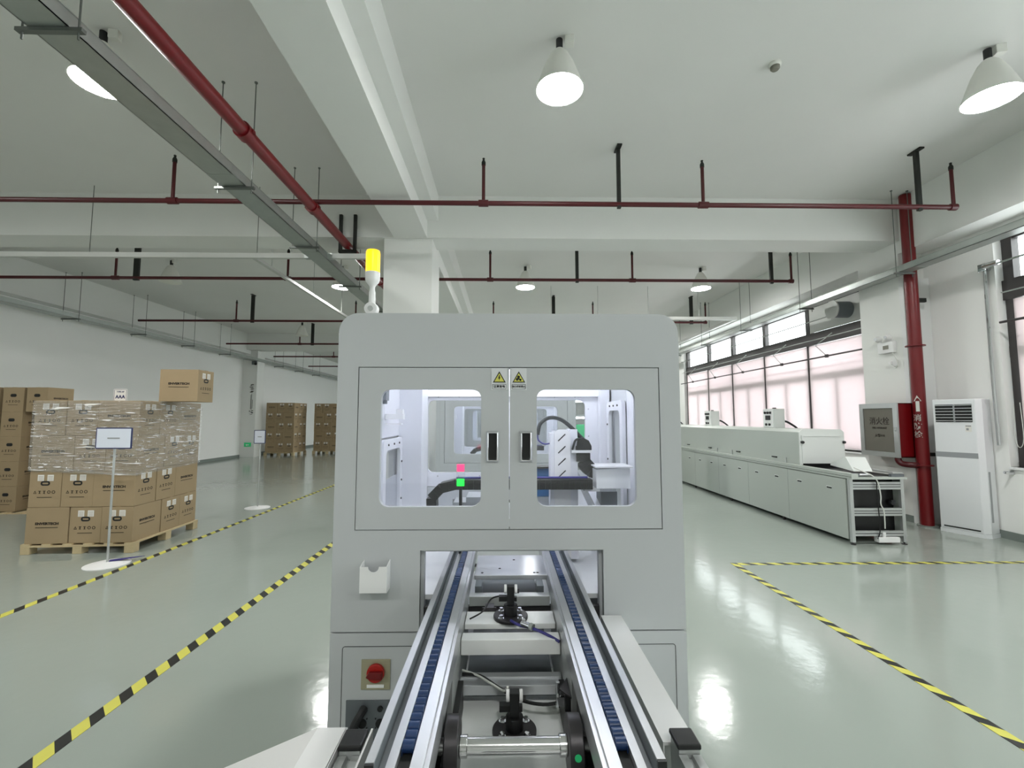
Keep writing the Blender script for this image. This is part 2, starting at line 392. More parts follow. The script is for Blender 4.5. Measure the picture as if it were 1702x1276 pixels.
# opening gear: long bars with folding arms in front of the panes
def opener(y0, y1, arms, label):
    t = thing('window_opener', label, 'window opener', (6.38, y1, 2.78))
    MB().cyl((6.38, y0, 2.78), (6.38, y1, 2.78), .016, 10).build('lower_bar', 'frame', t)
    MB().cyl((6.43, max(y0, 2.0), 3.17), (6.43, y1, 3.17), .009, 8).build('middle_bar', 'galv', t)
    MB().cyl((6.4, y0 if y0 < 5 else 8.65, 3.56), (6.4, y1, 3.56), .012, 8).build('upper_bar', 'galv', t)
    for y in arms:
        MB().tube([(6.38, y, 2.78), (6.36, y+.28, 3.03), (6.42, y-.12, 3.22)], .009, 6, smooth=False).build('folding_arm', 'galv', t)
        B(6.36, 6.4, y-.03, y+.03, 2.75, 2.81).build('clamp', 'frame', t)
    return t
opener(7.75, 16.1, [8.75, 10.2, 11.9, 13.5, 15.1], 'dark bars with folding arms across the far window')
opener(1.0, 5.62, [3.4], 'metal opening bars across the near window at right edge')
t = thing('corner_drive_pipe', 'slim chromed drive pipe with gearbox left of the near window', 'window opener', (6.44, 5.82, 1.5))
MB().tube([(6.46, 5.82, 3.55), (6.46, 5.83, 2.4), (6.46, 5.82, 1.2)], .02, 10).build('shaft', 'chrome', t, smooth=True)
g = MB(); g.box(6.42, 6.5, 5.78, 5.88, 3.52, 3.62); g.cyl((6.4, 5.78, 3.57), (6.4, 5.6, 3.57), .035, 14); g.build('gearbox', 'chrome', t, bevel=.006)
tag(MB().lathe([(.0,-.09),(.018,-.09),(.018,-.02),(.028,0),(.028,.01)], (6.48, 5.72, .86), 14, 'x').build('wall_spout', 'chrome', smooth=True), 'small metal stub on the wall right of the air conditioner', 'pipe stub')
# duct through the nearest transom
t = thing('ventilation_duct', 'round capped metal duct through the near transom of far window', 'duct', (6.5, 8.4, 3.6))
B(6.60, 6.61, 8.08, 9.52, 3.37, 3.9).build('blanking_plate', 'galv_white', t)
MB().cyl((6.30, 8.42, 3.63), (6.60, 8.42, 3.63), .155, 32).build('duct_body', 'machine_dark', t, smooth=True)
c = MB().cyl((6.275, 8.42, 3.63), (6.30, 8.42, 3.63), .175, 32); c.build('duct_cap', 'galv_white', t, smooth=True)

# ------------------------------------------------------------------ ceiling lamps
def make_lamp(lit):
    t = thing('ceiling_lamp', '', 'lamp', (0, 0, 0), 'bell shaped ceiling lamps')
    B(.05, .13, -.03, .03, -.08, 0).build('junction_box', 'shade', t, bevel=.004)
    MB().cyl((0,0,-.02), (0,0,-.13), .03, 14).build('lamp_holder', 'rubber', t, smooth=True)
    prof = [(r, z-.085) for r, z in [(.045,-.04),(.08,-.08),(.125,-.17),(.17,-.29),(.207,-.40),(.212,-.41),(.205,-.41),(.165,-.295),(.12,-.175),(.075,-.085),(.04,-.045)]]
    MB().lathe(prof, (0,0,0), 36).build('lamp_shade', 'shade', t, smooth=True)
    MB().lathe([(r, z-.085) for r, z in [(.0,-.428),(.09,-.423),(.16,-.413),(.2,-.405),(.2,-.395),(.0,-.386)]], (0,0,0), 36).build('lamp_diffuser', 'lamp_on' if lit else 'lamp_off', t, smooth=True)
    return t
L = make_lamp(True); LO = make_lamp(False)
first = {1: L, 0: LO}
lamps = [(.49, 3.79, 1, 'lit bell lamp on the ceiling straight above the machine, nearest row'),
         (4.44, 3.83, 1, 'lit bell lamp near the top right corner of the photo'),
         (-3.52, 3.78, 1, 'lit bell lamp half hidden by the big grey cable tray'),
         (.47, 9.86, 1, 'lit bell lamp just above the machine, second row'),
         (4.42, 9.88, 1, 'lit bell lamp in second row, nearest the windows'),
         (-3.62, 9.92, 1, 'small lit lamp beside the warning light, behind the cable tray'),
         (-7.15, 9.6, 0, 'unlit pale bell lamp on the ceiling at left'),
         (-7.15, 15.9, 0, 'unlit distant bell lamp beyond the left sprinkler pipes'),
         (.47, 15.9, 1, 'distant lit lamp hidden behind the machine top'),
         (4.42, 15.9, 1, 'distant lit lamp in the third row by the windows')]
for x, y, lit, lab in lamps:
    if first[lit]: o = first[lit]; src = {1: L, 0: LO}[lit]; first[lit] = None; o.location = (x, y, CE); o['label'] = lab
    else: o = copy_tree(L if lit else LO, label=lab, loc=(x, y, CE))
    o.rotation_euler = (0, 0, random.uniform(-.4, .4))
for x, y, lab in ((-3.6,15.9,'added lit lamp hidden behind the machine, third row left'), (-3.6,21.9,'added lit lamp hidden behind the machine, fourth row left'), (.47,21.9,'added lit lamp hidden behind the machine, fourth row centre'), (4.42,21.9,'added unseen lit lamp in the fourth row by the windows'), (.47,27.9,'farthest added lit lamp, unseen straight behind the machine')):  # unseen lamps added behind the machine to brighten the far hall
    o = copy_tree(L, label=lab, loc=(x, y, CE)); o.rotation_euler = (0,0,0)
for x, y in ((.49,-2.3),(4.44,-2.3),(-3.52,-2.3),(-7.2,-2.3),(-7.2,3.9)):  # unseen lamps added outside the view, on the same grid
    o = copy_tree(L, label='added lit bell lamp ' + {(.49,-2.3):'behind the camera, straight back', (4.44,-2.3):'behind the camera, nearest the near window', (-3.52,-2.3):'behind the camera, left of the stepped beam', (-7.2,-2.3):'behind the camera, far left', (-7.2,3.9):'over the floor left of the picture edge'}[(x, y)], loc=(x, y, CE)); o.rotation_euler = (0,0,0)
# smoke detector
t = thing('smoke_detector', 'small round smoke detector on the ceiling, right of centre', 'smoke detector', (2.6, 4.05, CE))
MB().lathe([(.0,0),(.055,0),(.055,-.02),(.045,-.03),(.0,-.03)], (2.6,4.05,CE), 20).build('mounting_base', 'shade', t, smooth=True)
MB().lathe([(.0,-.03),(.042,-.03),(.042,-.05),(.03,-.065),(.0,-.068)], (2.6,4.05,CE), 20).build('sensor_head', 'cab_inner', t, smooth=True)

# ------------------------------------------------------------------ sprinkler pipes
def sprinkler(y, z, x0, x1, risers, brk, label, end_up=True):
    t = thing('sprinkler_pipe', label, 'sprinkler pipe', ((x0+x1)/2, y, z), 'red sprinkler branch pipes under the ceiling')
    p = MB().cyl((x0, y, z), (x1, y, z), .03, 12); p.build('pipe', 'red_small', t, smooth=True)
    for x in risers + ([x1] if end_up else []):
        r = MB(); r.cyl((x, y, z-.035 if x != x1 else z), (x, y, 4.7), .021, 12); r.cyl((x-.06 if x != x1 else x-.05, y, z), (x+.06 if x != x1 else x+.03, y, z), .042, 12)
        r = r.build('riser', 'red_small', t, smooth=True)
        MB().lathe([(.0,4.7),(.026,4.7),(.026,4.74),(.012,4.77),(.016,4.79),(.0,4.8)], (x, y, 0), 12).build('sprinkler_head', 'bracket', r, smooth=True)
    for x, w in brk:
        b = MB(); b.box(x-w/2, x+w/2, y-.02, y+.02, z-.05, CE-.02); b.box(x-.03, x+.03, y-.09, y+.09, CE-.02, CE)
        b.build('hanger_bracket', 'bracket', t)
sprinkler(5.42, 4.21, -10.2, 5.68, [-7.9, -4.07, -.26, 2.49], [(-6.6, .05), (1.43, .045), (5.24, .05)], 'nearest red sprinkler pipe crossing the whole picture')
sprinkler(8.48, 4.2, -10.2, 5.57, [-7.35, -4.12, -.27, 2.47], [(-6.96, .1), (1.4, .06), (5.18, .06)], 'second red sprinkler pipe crossing behind the column')
sprinkler(12.35, 4.22, -10.0, 5.63, [-7.36, -4.1, -.3, 2.47], [(-6.92, .09), (1.37, .09), (5.23, .09)], 'third dark red sprinkler pipe with hanger, above the oven far end')
sprinkler(16.15, 4.21, -9.93, 5.6, [-7.33, -4.1, 2.47], [(-6.88, .1), (5.2, .1)], 'fourth thin sprinkler pipe, far left behind the third')
sprinkler(19.3, 4.18, -9.84, 5.6, [-7.3, -4.1], [(-6.85, .1)], 'fifth sprinkler pipe, far left near the wall banner')
sprinkler(22.4, 4.12, -9.7, 5.6, [-7.3], [(-6.8, .1)], 'farthest short looking sprinkler pipe above the far pallets')
# big red main
t = thing('fire_main_pipe', 'thick red fire main running away under the ceiling', 'pipe', (-2.36, 12, 4.14))
MB().cyl((-2.36, Y0+.2, 4.14), (-2.36, 27, 4.14), .062, 20).build('pipe', 'red_pipe', t, smooth=True)
for y in (.9, 3.95, 5.42, 8.48, 12.35):
    b = MB(); b.cyl((-2.36, y-.05, 4.14), (-2.36, y+.05, 4.14), .078, 20); b.box(-2.45, -2.27, y-.02, y+.02, 4.125, 4.155)
    b.build('coupling', 'red_pipe', t, smooth=True)
def ubr(y, lab, top):
    b = MB(); b.box(-2.49, -2.445, y-.02, y+.02, 4.03, top); b.box(-2.275, -2.23, y-.02, y+.02, 4.03, top); b.box(-2.49, -2.23, y-.025, y+.025, 4.03, 4.075)
    tag(b.build('pipe_hanger', 'bracket'), lab, 'pipe hanger', 'black hangers of the fire main')
ubr(6.66, 'black U shaped hanger holding the thick red main before the beam', 4.62)
ubr(12.0, 'black U shaped hanger of the red main hidden behind the column', CE)
# vertical riser on the right
t = thing('fire_riser_pipe', 'thick vertical red pipe in front of the right column', 'pipe', (6.17, 6.57, 0))
RX, RY, RR = 6.10, 6.53, .08
MB().cyl((RX, RY, .02), (RX, RY, 4.93), RR, 28).build('pipe', 'red_pipe', t, smooth=True)
MB().cyl((RX, RY, 0), (RX, RY, .02), .12, 28).build('base_flange', 'galv', t)
for z in (2.62, .87):
    MB().cyl((RX, RY, z-.008), (RX, RY, z+.008), .12, 28).build('flange', 'red_pipe', t)
MB().tube([(RX, RY, .87), (5.96, RY+.03, .87), (5.90, RY+.12, .88), (5.88, RY+.16, .92), (5.88, RY+.17, .98)], .042, 14).build('branch_pipe', 'red_small', t, smooth=True)
B(RX+.05, RX+.2, RY-.02, RY+.02, 3.28, 3.34).build('wall_clamp', 'bracket', t)
B(RX+.05, XR-.17, RY-.02, RY+.02, 1.0, 1.05).build('wall_clamp', 'bracket', t)
def wrap_text(mb, z, s, size):
    me = text_mesh(s, size, .0004, .002)
    for v in me.vertices:
        x, y_ = v.co.x, v.co.y; a = x/RR - 1.2
        v.co = (RX + (RR+.002)*math.sin(a), RY - (RR+.002)*math.cos(a), z + y_)
    mb.add(me)
mk = MB()
wrap_text(mk, 1.55, '消', .105); wrap_text(mk, 1.43, '防', .105); wrap_text(mk, 1.31, '栓', .105)
def wrap_poly(mb, pts):
    vs = [mb.bm.verts.new((RX + (RR+.005)*math.sin(x/RR-1.0), RY - (RR+.005)*math.cos(x/RR-1.0), z)) for x, z in pts]
    f = mb.bm.faces.new(vs); f.material_index = 0
wrap_poly(mk, [(-.018,1.65),(.022,1.65),(.022,1.8),(-.018,1.8)]); wrap_poly(mk, [(-.04,1.8),(.045,1.8),(.0,1.885)])
mk.build('painted_arrow_and_letters', 'lead', t)

# ------------------------------------------------------------------ cable trays
def tray(name, x0, x1, z0, z1, y0, y1, m_, label, hangs, hx, rodtop=CE, hz=None):
    t = thing(name, label, 'cable tray', ((x0+x1)/2, (y0+y1)/2, z0))
    b = MB(); b.box(x0, x1, y0, y1, z0, z0+.006); b.box(x0, x0+.006, y0, y1, z0, z1); b.box(x1-.006, x1, y0, y1, z0, z1)
    b.box(x0-.004, x1+.004, y0, y1, z1-.006, z1)
    b.build('trunking', m_, t)
    s = MB(); y = y0 + 1.1
    while y < min(y1, 16):
        s.box(x0-.003, x1+.003, y-.05, y+.05, z0-.002, z0+.001); s.box(x1-.001, x1+.003, y-.06, y+.06, z0+.02, z1-.02); s.box(x0-.003, x0+.001, y-.06, y+.06, z0+.02, z1-.02); y += 2.0
    s.build('joint_plate', 'galv', t)
    for y in hangs:
        h = MB(); h.box(hx[0]-.03, hx[1]+.03, y-.016, y+.016, z0-.026, z0-.003)
        h.cyl((hx[0], y, z0-.07), (hx[0], y, rodtop), .006, 6); h.cyl((hx[1], y, z0-.07), (hx[1], y, rodtop), .006, 6)
        for x in hx: h.cyl((x, y, rodtop-.012), (x, y, rodtop), .016, 8)
        h.build('rod_hanger', 'rod', t)
    return t
tray('cable_tray', -2.81, -2.57, 3.85, 3.95, Y0+.1, 17, 'galv', 'large grey cable tray running diagonally over the upper left', [.6, 2.55, 4.38, 5.95, 7.75, 9.6, 11.5], (-2.85, -2.52))
tray('cable_tray', 5.82, 6.005, 3.70, 3.793, Y0+.1, 17.9, 'galv', 'grey cable tray along the wall above the windows', [4.3, 6.42, 8.6, 10.8, 13.0, 15.2], (5.79, 6.03), CE)
tray('cable_tray', -10.2, -9.9, 3.86, 3.96, Y0+.1, 30, 'galv', 'grey cable tray along the far left wall', [6.5, 8.5, 10.5, 12.45, 14.4, 16.3, 20.2, 22.2, 24.2], (-10.24, -9.87))
t = thing('cable_trunking', 'pale trunking running sideways under the beam at left', 'cable trunking', (-6, 6.47, 3.88))
B(-9.9, -1.9, 6.44, 6.5, 3.87, 3.94).build('trunking', 'galv_white', t); B(-2.9, -2.5, 6.43, 6.51, 3.868, 3.942).build('joint_plate', 'galv', t)
for x in (-8.6, -6.0, -3.6):
    MB().cyl((x, 6.47, 3.94), (x, 6.47, CE-.004), .005, 6).build('rod', 'rod', t)
t = thing('cable_trunking', 'thin white trunking slanting toward the warning light at left', 'cable trunking', (-3.97, 10, 4.08))
B(-4.0, -3.94, 7.0, 17.5, 4.07, 4.12).build('trunking', 'galv_white', t)
for y in (7.6, 9.3, 10.9): MB().cyl((-3.97, y, 4.12), (-3.97, y, CE-.004), .008, 6).build('rod', 'galv_white', t)
t = thing('cable_trunking', 'white trunking above the oven far end, turning along the beam', 'cable trunking', (3, 11.36, 4.08))
b = MB(); b.box(-.9, 5.98, 11.33, 11.4, 4.07, 4.15); b.box(5.9, 5.98, 11.4, 17.9, 4.07, 4.15); b.build('trunking', 'galv_white', t)
for x in (1.2, 2.4, 3.7, 5.0): MB().cyl((x, 11.36, 4.15), (x, 11.36, CE-.004), .008, 6).build('rod', 'galv_white', t)

# ------------------------------------------------------------------ floor tapes
def tape(x0, x1, y0, y1, lab):
    o = B(x0, x1, y0, y1, .0005, .0025).build('floor_tape', 'tape'); tag(o, lab, 'floor tape', 'black and yellow floor marking tapes')
tape(-2.16, -2.08, .3, 5.75+12, 'black and yellow tape on the floor just left of the machine')
tape(-3.985, -3.915, 1.5, 16.0, 'black and yellow floor tape passing the wrapped pallet')
tape(2.43, 2.495, .5, 4.94, 'slanting black and yellow floor tape right of the machine')
tape(2.5, 6.3, 4.87, 4.935, 'level black and yellow floor tape in front of the oven and air conditioner')

# ------------------------------------------------------------------ assembly machine
MX0, MX1, MZ, MY, MD = -.718, .765, 2.008, 1.95, 1.25
SEAM = .666
DW = ((-.529, -.099), (.141, .568)); WZA, WZB = 1.176, 1.675
def outline(x0, x1, z0, z1, r, seg=8):
    pts = [(x0, z0), (x1, z0)]
    for cx, a in ((x1-r, 0), (x0+r, 90)):
        for k in range(seg+1):
            q = math.radians(a + 90*k/seg); pts.append((cx + r*math.cos(q), z1-r + r*math.sin(q)))
    return pts
def make_machine():
    t = thing('assembly_machine', 'large grey assembly machine with two glazed doors, front one', 'machine', (.024, MY, 0))
    y = MY
    # hood shell: a thick skin pulled along the depth
    o_ = outline(MX0, MX1, SEAM, MZ, .085)[2:]; i_ = outline(MX0+.03, MX1-.03, SEAM, MZ-.03, .055)[2:]
    b = MB(); b.prism([(MX1, MZ-.085)] + o_ + [(MX0, MZ-.085)] + [(MX0+.03, MZ-.085)] + i_[::-1] + [(MX1-.03, MZ-.085)], 'y', y+.03, y+MD-.03)
    b.plate([rect(y+.03, y+MD-.03, SEAM+.003, MZ-.0851), rrect(y+.60, y+.90, .98, 1.35, .04)], 'x', MX0, MX0+.03)
    b.plate([rect(y+.03, y+MD-.03, SEAM+.003, MZ-.0851), rrect(y+.80, y+1.04, .98, 1.58, .04)], 'x', MX1-.03, MX1)
    bmesh.ops.remove_doubles(b.bm, verts=b.bm.verts, dist=1e-5)
    b.build('hood_shell', 'machine', t, smooth=True)
    for yy, nm in ((y, 'front_panel'), (y+MD-.03, 'rear_panel')):
        b = MB(); b.plate([outline(MX0, MX1, SEAM+.003, MZ, .085), rect(-.629, .676, 1.079, 1.772), rect(-.352, .42, SEAM-.01, .996)][:2] , 'y', yy, yy+.03)
        ob = b
        b2 = MB()
        full = outline(MX0, MX1, SEAM+.003, MZ, .085)
        # split the bottom edge so that the conveyor opening is cut into the outline
        pts = [(MX0, SEAM+.003), (-.352, SEAM+.003), (-.352, .996), (.42, .996), (.42, SEAM+.003)] + full[1:]
        b2.plate([pts, rect(-.629, .676, 1.079, 1.772)], 'y', yy, yy+.03)
        b.bm.free(); b2.build(nm, 'machine', t)
        b = MB(); b.box(-.352, -.34, yy+.03, yy+.07, SEAM, .996); b.box(.408, .42, yy+.03, yy+.07, SEAM, .996); b.box(-.352, .42, yy+.03, yy+.07, .984, .996)
        b.build('opening_lip', 'machine', t)
    b = B(-.352, .42, y+.035, y+.06, SEAM, .752); b.build('opening_sill', 'dark_steel', t)
    g = MB()
    g.plate([rect(-.632, .679, 1.076, 1.775), rect(-.622, .669, 1.086, 1.765)], 'y', y+.027, y+.0295)
    g.build('door_gap_backing', 'seam', t)  # black ring added behind the door gaps so they look dark
    # doors
    for yy in (y, y+MD-.03):
        for i, (x0, x1) in enumerate(((-.6255, .0215), (.0245, .6725))):
            d = MB(); d.plate([rect(x0, x1, 1.0825, 1.7685), rrect(DW[i][0], DW[i][1], WZA, WZB, .04)], 'y', yy+.001, yy+.026)
            d = d.build('door', 'machine', t)
            B(DW[i][0]-.03, DW[i][1]+.03, yy+.027, yy+.031, WZA-.03, WZB+.03).build('window_pane', 'acrylic', d)
            f = MB(); f.plate([rrect(DW[i][0]-.045, DW[i][1]+.045, WZA-.045, WZB+.045, .06), rrect(DW[i][0]-.004, DW[i][1]+.004, WZA-.004, WZB+.004, .043)], 'y', yy+.032, yy+.036)
            f.build('window_gasket', 'inner', d)
            hx = (-.077, -.021) if i == 0 else (.066, .122)
            if yy == y:
                h = MB(); ri = [[h.bm.verts.new((x_, y_, z_)) for x_, z_ in ((hx[0]+q, 1.363+q), (hx[1]-q, 1.363+q), (hx[1]-q, 1.496-q), (hx[0]+q, 1.496-q))] for q, y_ in ((0, yy+.001), (.001, yy-.004), (.007, yy-.012), (.0095, yy-.012), (.0165, yy))]
                for ra, rb in zip(ri, ri[1:]):
                    for k_ in range(4): h.bm.faces.new((ra[k_], ra[(k_+1) % 4], rb[(k_+1) % 4], rb[k_]))
                h = h.build('recessed_handle', 'chrome', d, bevel=.0008)
                B(hx[0]+.012, hx[1]-.012, yy-.0005, yy+.0008, 1.376, 1.483).build('handle_pocket', 'seam', h)
            else:
                s = MB()
                for xx in (DW[i][0]+.07, (DW[i][0]+DW[i][1])/2, DW[i][1]-.07):
                    for zz in (WZA-.024, WZB+.024): s.cyl((xx, yy-.004, zz), (xx, yy+.001, zz), .005, 8)
                for zz in (WZA+.06, (WZA+WZB)/2, WZB-.06):
                    for xx in (DW[i][0]-.024, DW[i][1]+.024): s.cyl((xx, yy-.004, zz), (xx, yy+.001, zz), .005, 8)
                s.build('screw', 'seam', d)
                f = MB(); f.plate([rect(x0, x1, 1.0825, 1.7685), rrect(DW[i][0], DW[i][1], WZA, WZB, .04)], 'y', yy-.0015, yy+.0005)
                f.build('inner_skin', 'inner', d)
                f = MB(); f.plate([rrect(DW[i][0]-.045, DW[i][1]+.045, WZA-.045, WZB+.045, .06), rrect(DW[i][0], DW[i][1], WZA, WZB, .04)], 'y', yy-.004, yy-.0015)
                f.build('window_frame', 'inner', d)
    # warning stickers on the front doors
    for x0, kind, word in ((-.055, 0, '注意有电'), (.0295, 1, '当心机械伤人')):
        s = MB(); w = .068
        s.box(x0, x0+w, y-.0012, y+.0005, 1.672, 1.766)
        s.mi = 1; cx = x0+w/2
        s.prism([(cx-.028, 1.7045), (cx+.028, 1.7045), (cx, 1.7535)], 'y', y-.0018, y-.0012)
        s.mi = 2; s.prism([(cx-.0215, 1.7085), (cx+.0215, 1.7085), (cx, 1.7455)], 'y', y-.0024, y-.0018)
        s.mi = 1
        if kind == 0:
            s.prism([(cx-.001,1.736),(cx+.004,1.736),(cx+.001,1.7275),(cx+.005,1.7285),(cx-.001,1.7105),(cx-.0005,1.722),(cx-.005,1.7205)], 'y', y-.003, y-.0024)
        else:
            s.cyl((cx-.001, y-.003, 1.729), (cx-.001, y-.0024, 1.729), .0062, 12); s.cyl((cx-.007, y-.003, 1.7185), (cx-.007, y-.0024, 1.7185), .0062, 12); s.cyl((cx+.007, y-.003, 1.7165), (cx+.007, y-.0024, 1.7165), .005, 12)
            s.prism([(cx-.001,1.727),(cx+.011,1.715),(cx+.007,1.712),(cx-.004,1.722)], 'y', y-.003, y-.0024)
        s.plate([rrect(x0+.004, x0+w-.004, 1.676, 1.698, .003), rrect(x0+.0055, x0+w-.0055, 1.6775, 1.6965, .002)], 'y', y-.0017, y-.0012)
        s.text(word, .0125 if kind == 0 else .0105, (cx, y-.0016, 1.687), bold=.0003, sx=1. if kind == 0 else .92)
        s.build('warning_sticker', ['sticker', 'seam', 'yellow'], t)
    # lower cabinet
    b = MB(); b.box(MX0, -.352, y, y+MD, .04, SEAM-.003); b.box(.42, MX1, y, y+MD, .04, SEAM-.003); b.box(-.352, .42, y+.04, y+MD, .04, .5)
    b.build('lower_cabinet', 'machine', t)
    b = MB()
    for x0, x1 in ((-.664, -.36), (.43, .716)): b.plate([rrect(x0-.002, x1+.002, .098, .612, .012), rrect(x0, x1, .1, .61, .01)], 'y', y-.0012, y+.001)
    b.build('panel_seam', 'seam', t)
    for x in (MX0+.1, MX1-.1):
        for yy in (y+.1, y+MD-.1): MB().cyl((x, yy, 0), (x, yy, .05), .03, 14).build('foot', 'dark_steel', t)
    # inside: white liner with posts, side frames, lamps
    L_ = MB(); X0, X1 = MX0+.037, MX1-.037
    L_.box(X0, X0+.006, y+.05, y+MD-.05, 1.0, 1.2); L_.box(X0, X0+.006, y+.05, y+.5, 1.2, MZ-.05)
    L_.box(X0, X0+.006, y+1.0, y+MD-.05, 1.2, MZ-.05); L_.box(X0, X0+.006, y+.5, y+1.0, 1.44, MZ-.05)
    L_.box(X1-.006, X1, y+.05, y+.7, .8, MZ-.05); L_.box(X1-.006, X1, y+1.13, y+MD-.05, .8, MZ-.05)
    L_.box(X0, -.53, y+.98, y+MD-.04, .8, MZ-.05); L_.box(X1-.07, X1, y+1.13, y+MD-.04, .8, MZ-.05)
    L_.box(X0, X1, y+MD-.06, y+MD-.04, 1.7, MZ-.05)
    L_.build('inner_liner', 'inner', t)
    for sx, ya, yb, z0, z1, X in ((1, .52, .98, .9, 1.43, X0), (-1, .72, 1.12, .9, 1.66, X1)):
        f = MB(); f.plate([rrect(y+ya, y+yb, z0, z1, .03), rrect(y+ya+.06, y+yb-.06, z0+.06, z1-.06, .04)], 'x', X+sx*.008 if sx > 0 else X-.03, X+.03 if sx > 0 else X-.008)
        f = f.build('side_window_frame', 'inner', t)
        xx = X + sx*.012; B(min(xx, xx+sx*.003), max(xx, xx+sx*.003), y+ya+.04, y+yb-.04, z0+.04, z1-.04).build('side_pane', 'acrylic', f)
        s = MB()
        for yy in (ya+.1, (ya+yb)/2, yb-.1):
            for zz in (z0+.03, z1-.03): s.cyl((X+sx*.029, y+yy, zz), (X+sx*.036, y+yy, zz), .006, 8)
        for zz in (z0+.15, (z0+z1)/2, z1-.15): s.cyl((X+sx*.029, y+yb-.03, zz), (X+sx*.036, y+yb-.03, zz), .006, 8)
        s.build('screw', 'dark_steel', f)
    b = MB(); b.box(X0+.01, -.57, y+.62, y+.66, 1.545, 1.575); b.box(X0+.01, -.58, y+.62, y+.65, 1.515, 1.522); b.box(-.61, -.575, y+.62, y+.66, 1.575, 1.6)
    b.build('cross_bracket', 'white', t)
    b = MB(); b.box(-.68, -.652, y+.55, y+.62, 1.65, 1.76); b.cyl((-.667, y+.585, 1.63), (-.667, y+.585, 1.65), .014, 12); b.build('overhead_motor', 'machine_dark', t)
    for xa, xb in ((X0, -.29), (.34, X1)): B(xa, xb, y+.1, y+MD-.06, .76, .78).build('deck_plate', 'sheet_white', t)
    for yy in (y+.12, y+1.0):
        MB().cyl((-.55, yy, MZ-.06), (.6, yy, MZ-.06), .014, 12).build('led_tube', 'led', t)
    return t
mach = make_machine()
# outside face openings in the shell sides are left closed on the far machine too
m2_ = copy_tree(mach, (0, 2.85, 0), 'second grey assembly machine seen through the glazed doors of the first')
m3_ = copy_tree(mach, (0, 5.7, 0), 'third grey assembly machine farthest back, seen through both others')
# tower light on the front machine
t = thing('signal_light', 'amber lit signal lamp on the top left of the front machine', 'warning light', (-.62, 2.1, MZ))
b = MB(); b.box(-.665, -.60, 2.06, 2.15, MZ-.012, MZ+.012); b.cyl((-.655, 2.1, MZ+.005), (-.59, 2.1, MZ+.02), .02, 12); b.build('mounting_foot', 'white', t, bevel=.004)
MB().cyl((-.622, 2.075, 2.06), (-.622, 2.115, 2.06), .031, 24).build('swivel_joint', 'white', t, bevel=.004, smooth=True)
MB().cyl((-.622, 2.07, 2.06), (-.622, 2.075, 2.06), .012, 16).build('joint_screw', 'alu_matte', t)
MB().lathe([(.0,2.07),(.016,2.08),(.015,2.14),(.012,2.15),(.012,2.165),(.018,2.175),(.03,2.19),(.033,2.2),(.034,2.235),(.0,2.236)], (-.621,2.095,0), 24).build('lamp_base', 'white', t, smooth=True)
MB().lathe([(.0,2.236),(.0325,2.236),(.0325,2.33),(.030,2.34),(.0,2.342)], (-.621,2.095,0), 28).build('amber_lens', 'amber', t, smooth=True)
# card holder, isolator, stop button
t = thing('card_holder', 'small white pocket with a thumb notch on the machine front', 'holder', (-.52, 1.93, .84))
notch = [(-.585,.955)] + [(-.53 + .022*math.cos(a), .948 + .022*math.sin(a)) for a in [PI + PI*k/10 for k in range(11)]] + [(-.475,.955),(-.475,.845),(-.585,.845)]
notch = [(-.585,.948)] + notch[1:-3] + [(-.475,.948),(-.475,.845),(-.585,.845)]
b = MB(); b.prism(notch, 'y', 1.893, 1.896); b.build('front_plate', 'white', t)
b = MB(); b.prism([(1.896,.845),(1.949,.845),(1.949,.962),(1.896,.948)], 'x', -.585, -.582); b.prism([(1.896,.845),(1.949,.845),(1.949,.962),(1.896,.948)], 'x', -.478, -.475); b.box(-.582,-.478,1.896,1.949,.845,.848); b.build('pocket', 'white', t)
t = thing('isolator_switch', 'red rotary isolator knob on a yellow plate, lower left of machine', 'switch', (-.525, 1.948, .5))
B(-.585,-.466,1.944,1.949,.443,.562).build('switch_plate', 'yellow_plate', t, bevel=.002)
MB().cyl((-.523,1.944,.513),(-.523,1.928,.513),.036,32).build('knob_ring', 'red_knob', t, bevel=.003)
b = MB(); b.prism([(-.558,.506),(-.545,.526),(-.492,.526),(-.492,.5),(-.545,.5)], 'y', 1.912, 1.928); b.build('knob_grip', 'red', t, bevel=.003)
B(-.56,-.49,1.942,1.944,.452,.464).build('plate_mark', 'sheet_white', t)
t = thing('connector_panel', 'dark grey connector plate with plugged black cable below the isolator', 'connector panel', (-.5, 1.948, .3))
B(-.643,-.385,1.943,1.949,.2,.402).build('plate', 'machine_dark', t)
for x, z, r in ((-.574,.37,.013),(-.503,.372,.011),(-.574,.315,.017),(-.503,.315,.017)):
    o = MB().cyl((x,1.943,z),(x,1.936,z),r,18).build('socket', 'black', t)
    if r > .015:
        for dx in (-.018,.018):
            for dz in (-.018,.018): MB().cyl((x+dx,1.943,z+dz),(x+dx,1.940,z+dz),.003,8).build('screw', 'black', o)
MB().tube([(-.565,1.93,.38),(-.572,1.905,.37),(-.59,1.9,.34),(-.605,1.9,.29),(-.60,1.9,.2)], .016, 10).build('power_cable', 'rubber', t, smooth=True)
t = thing('stop_button', 'red mushroom stop button on the left side of the machine', 'button', (MX0, 2.2, .99))
MB().cyl((MX0,2.2,.99),(MX0-.02,2.2,.99),.018,16).build('collar', 'yellow_plate', t)
MB().lathe([(.0,-.055),(.015,-.054),(.024,-.045),(.024,-.03),(.012,-.02),(.0,-.02)], (MX0,2.2,.99), 20, 'x').build('mushroom_cap', 'red_knob', t, smooth=True)

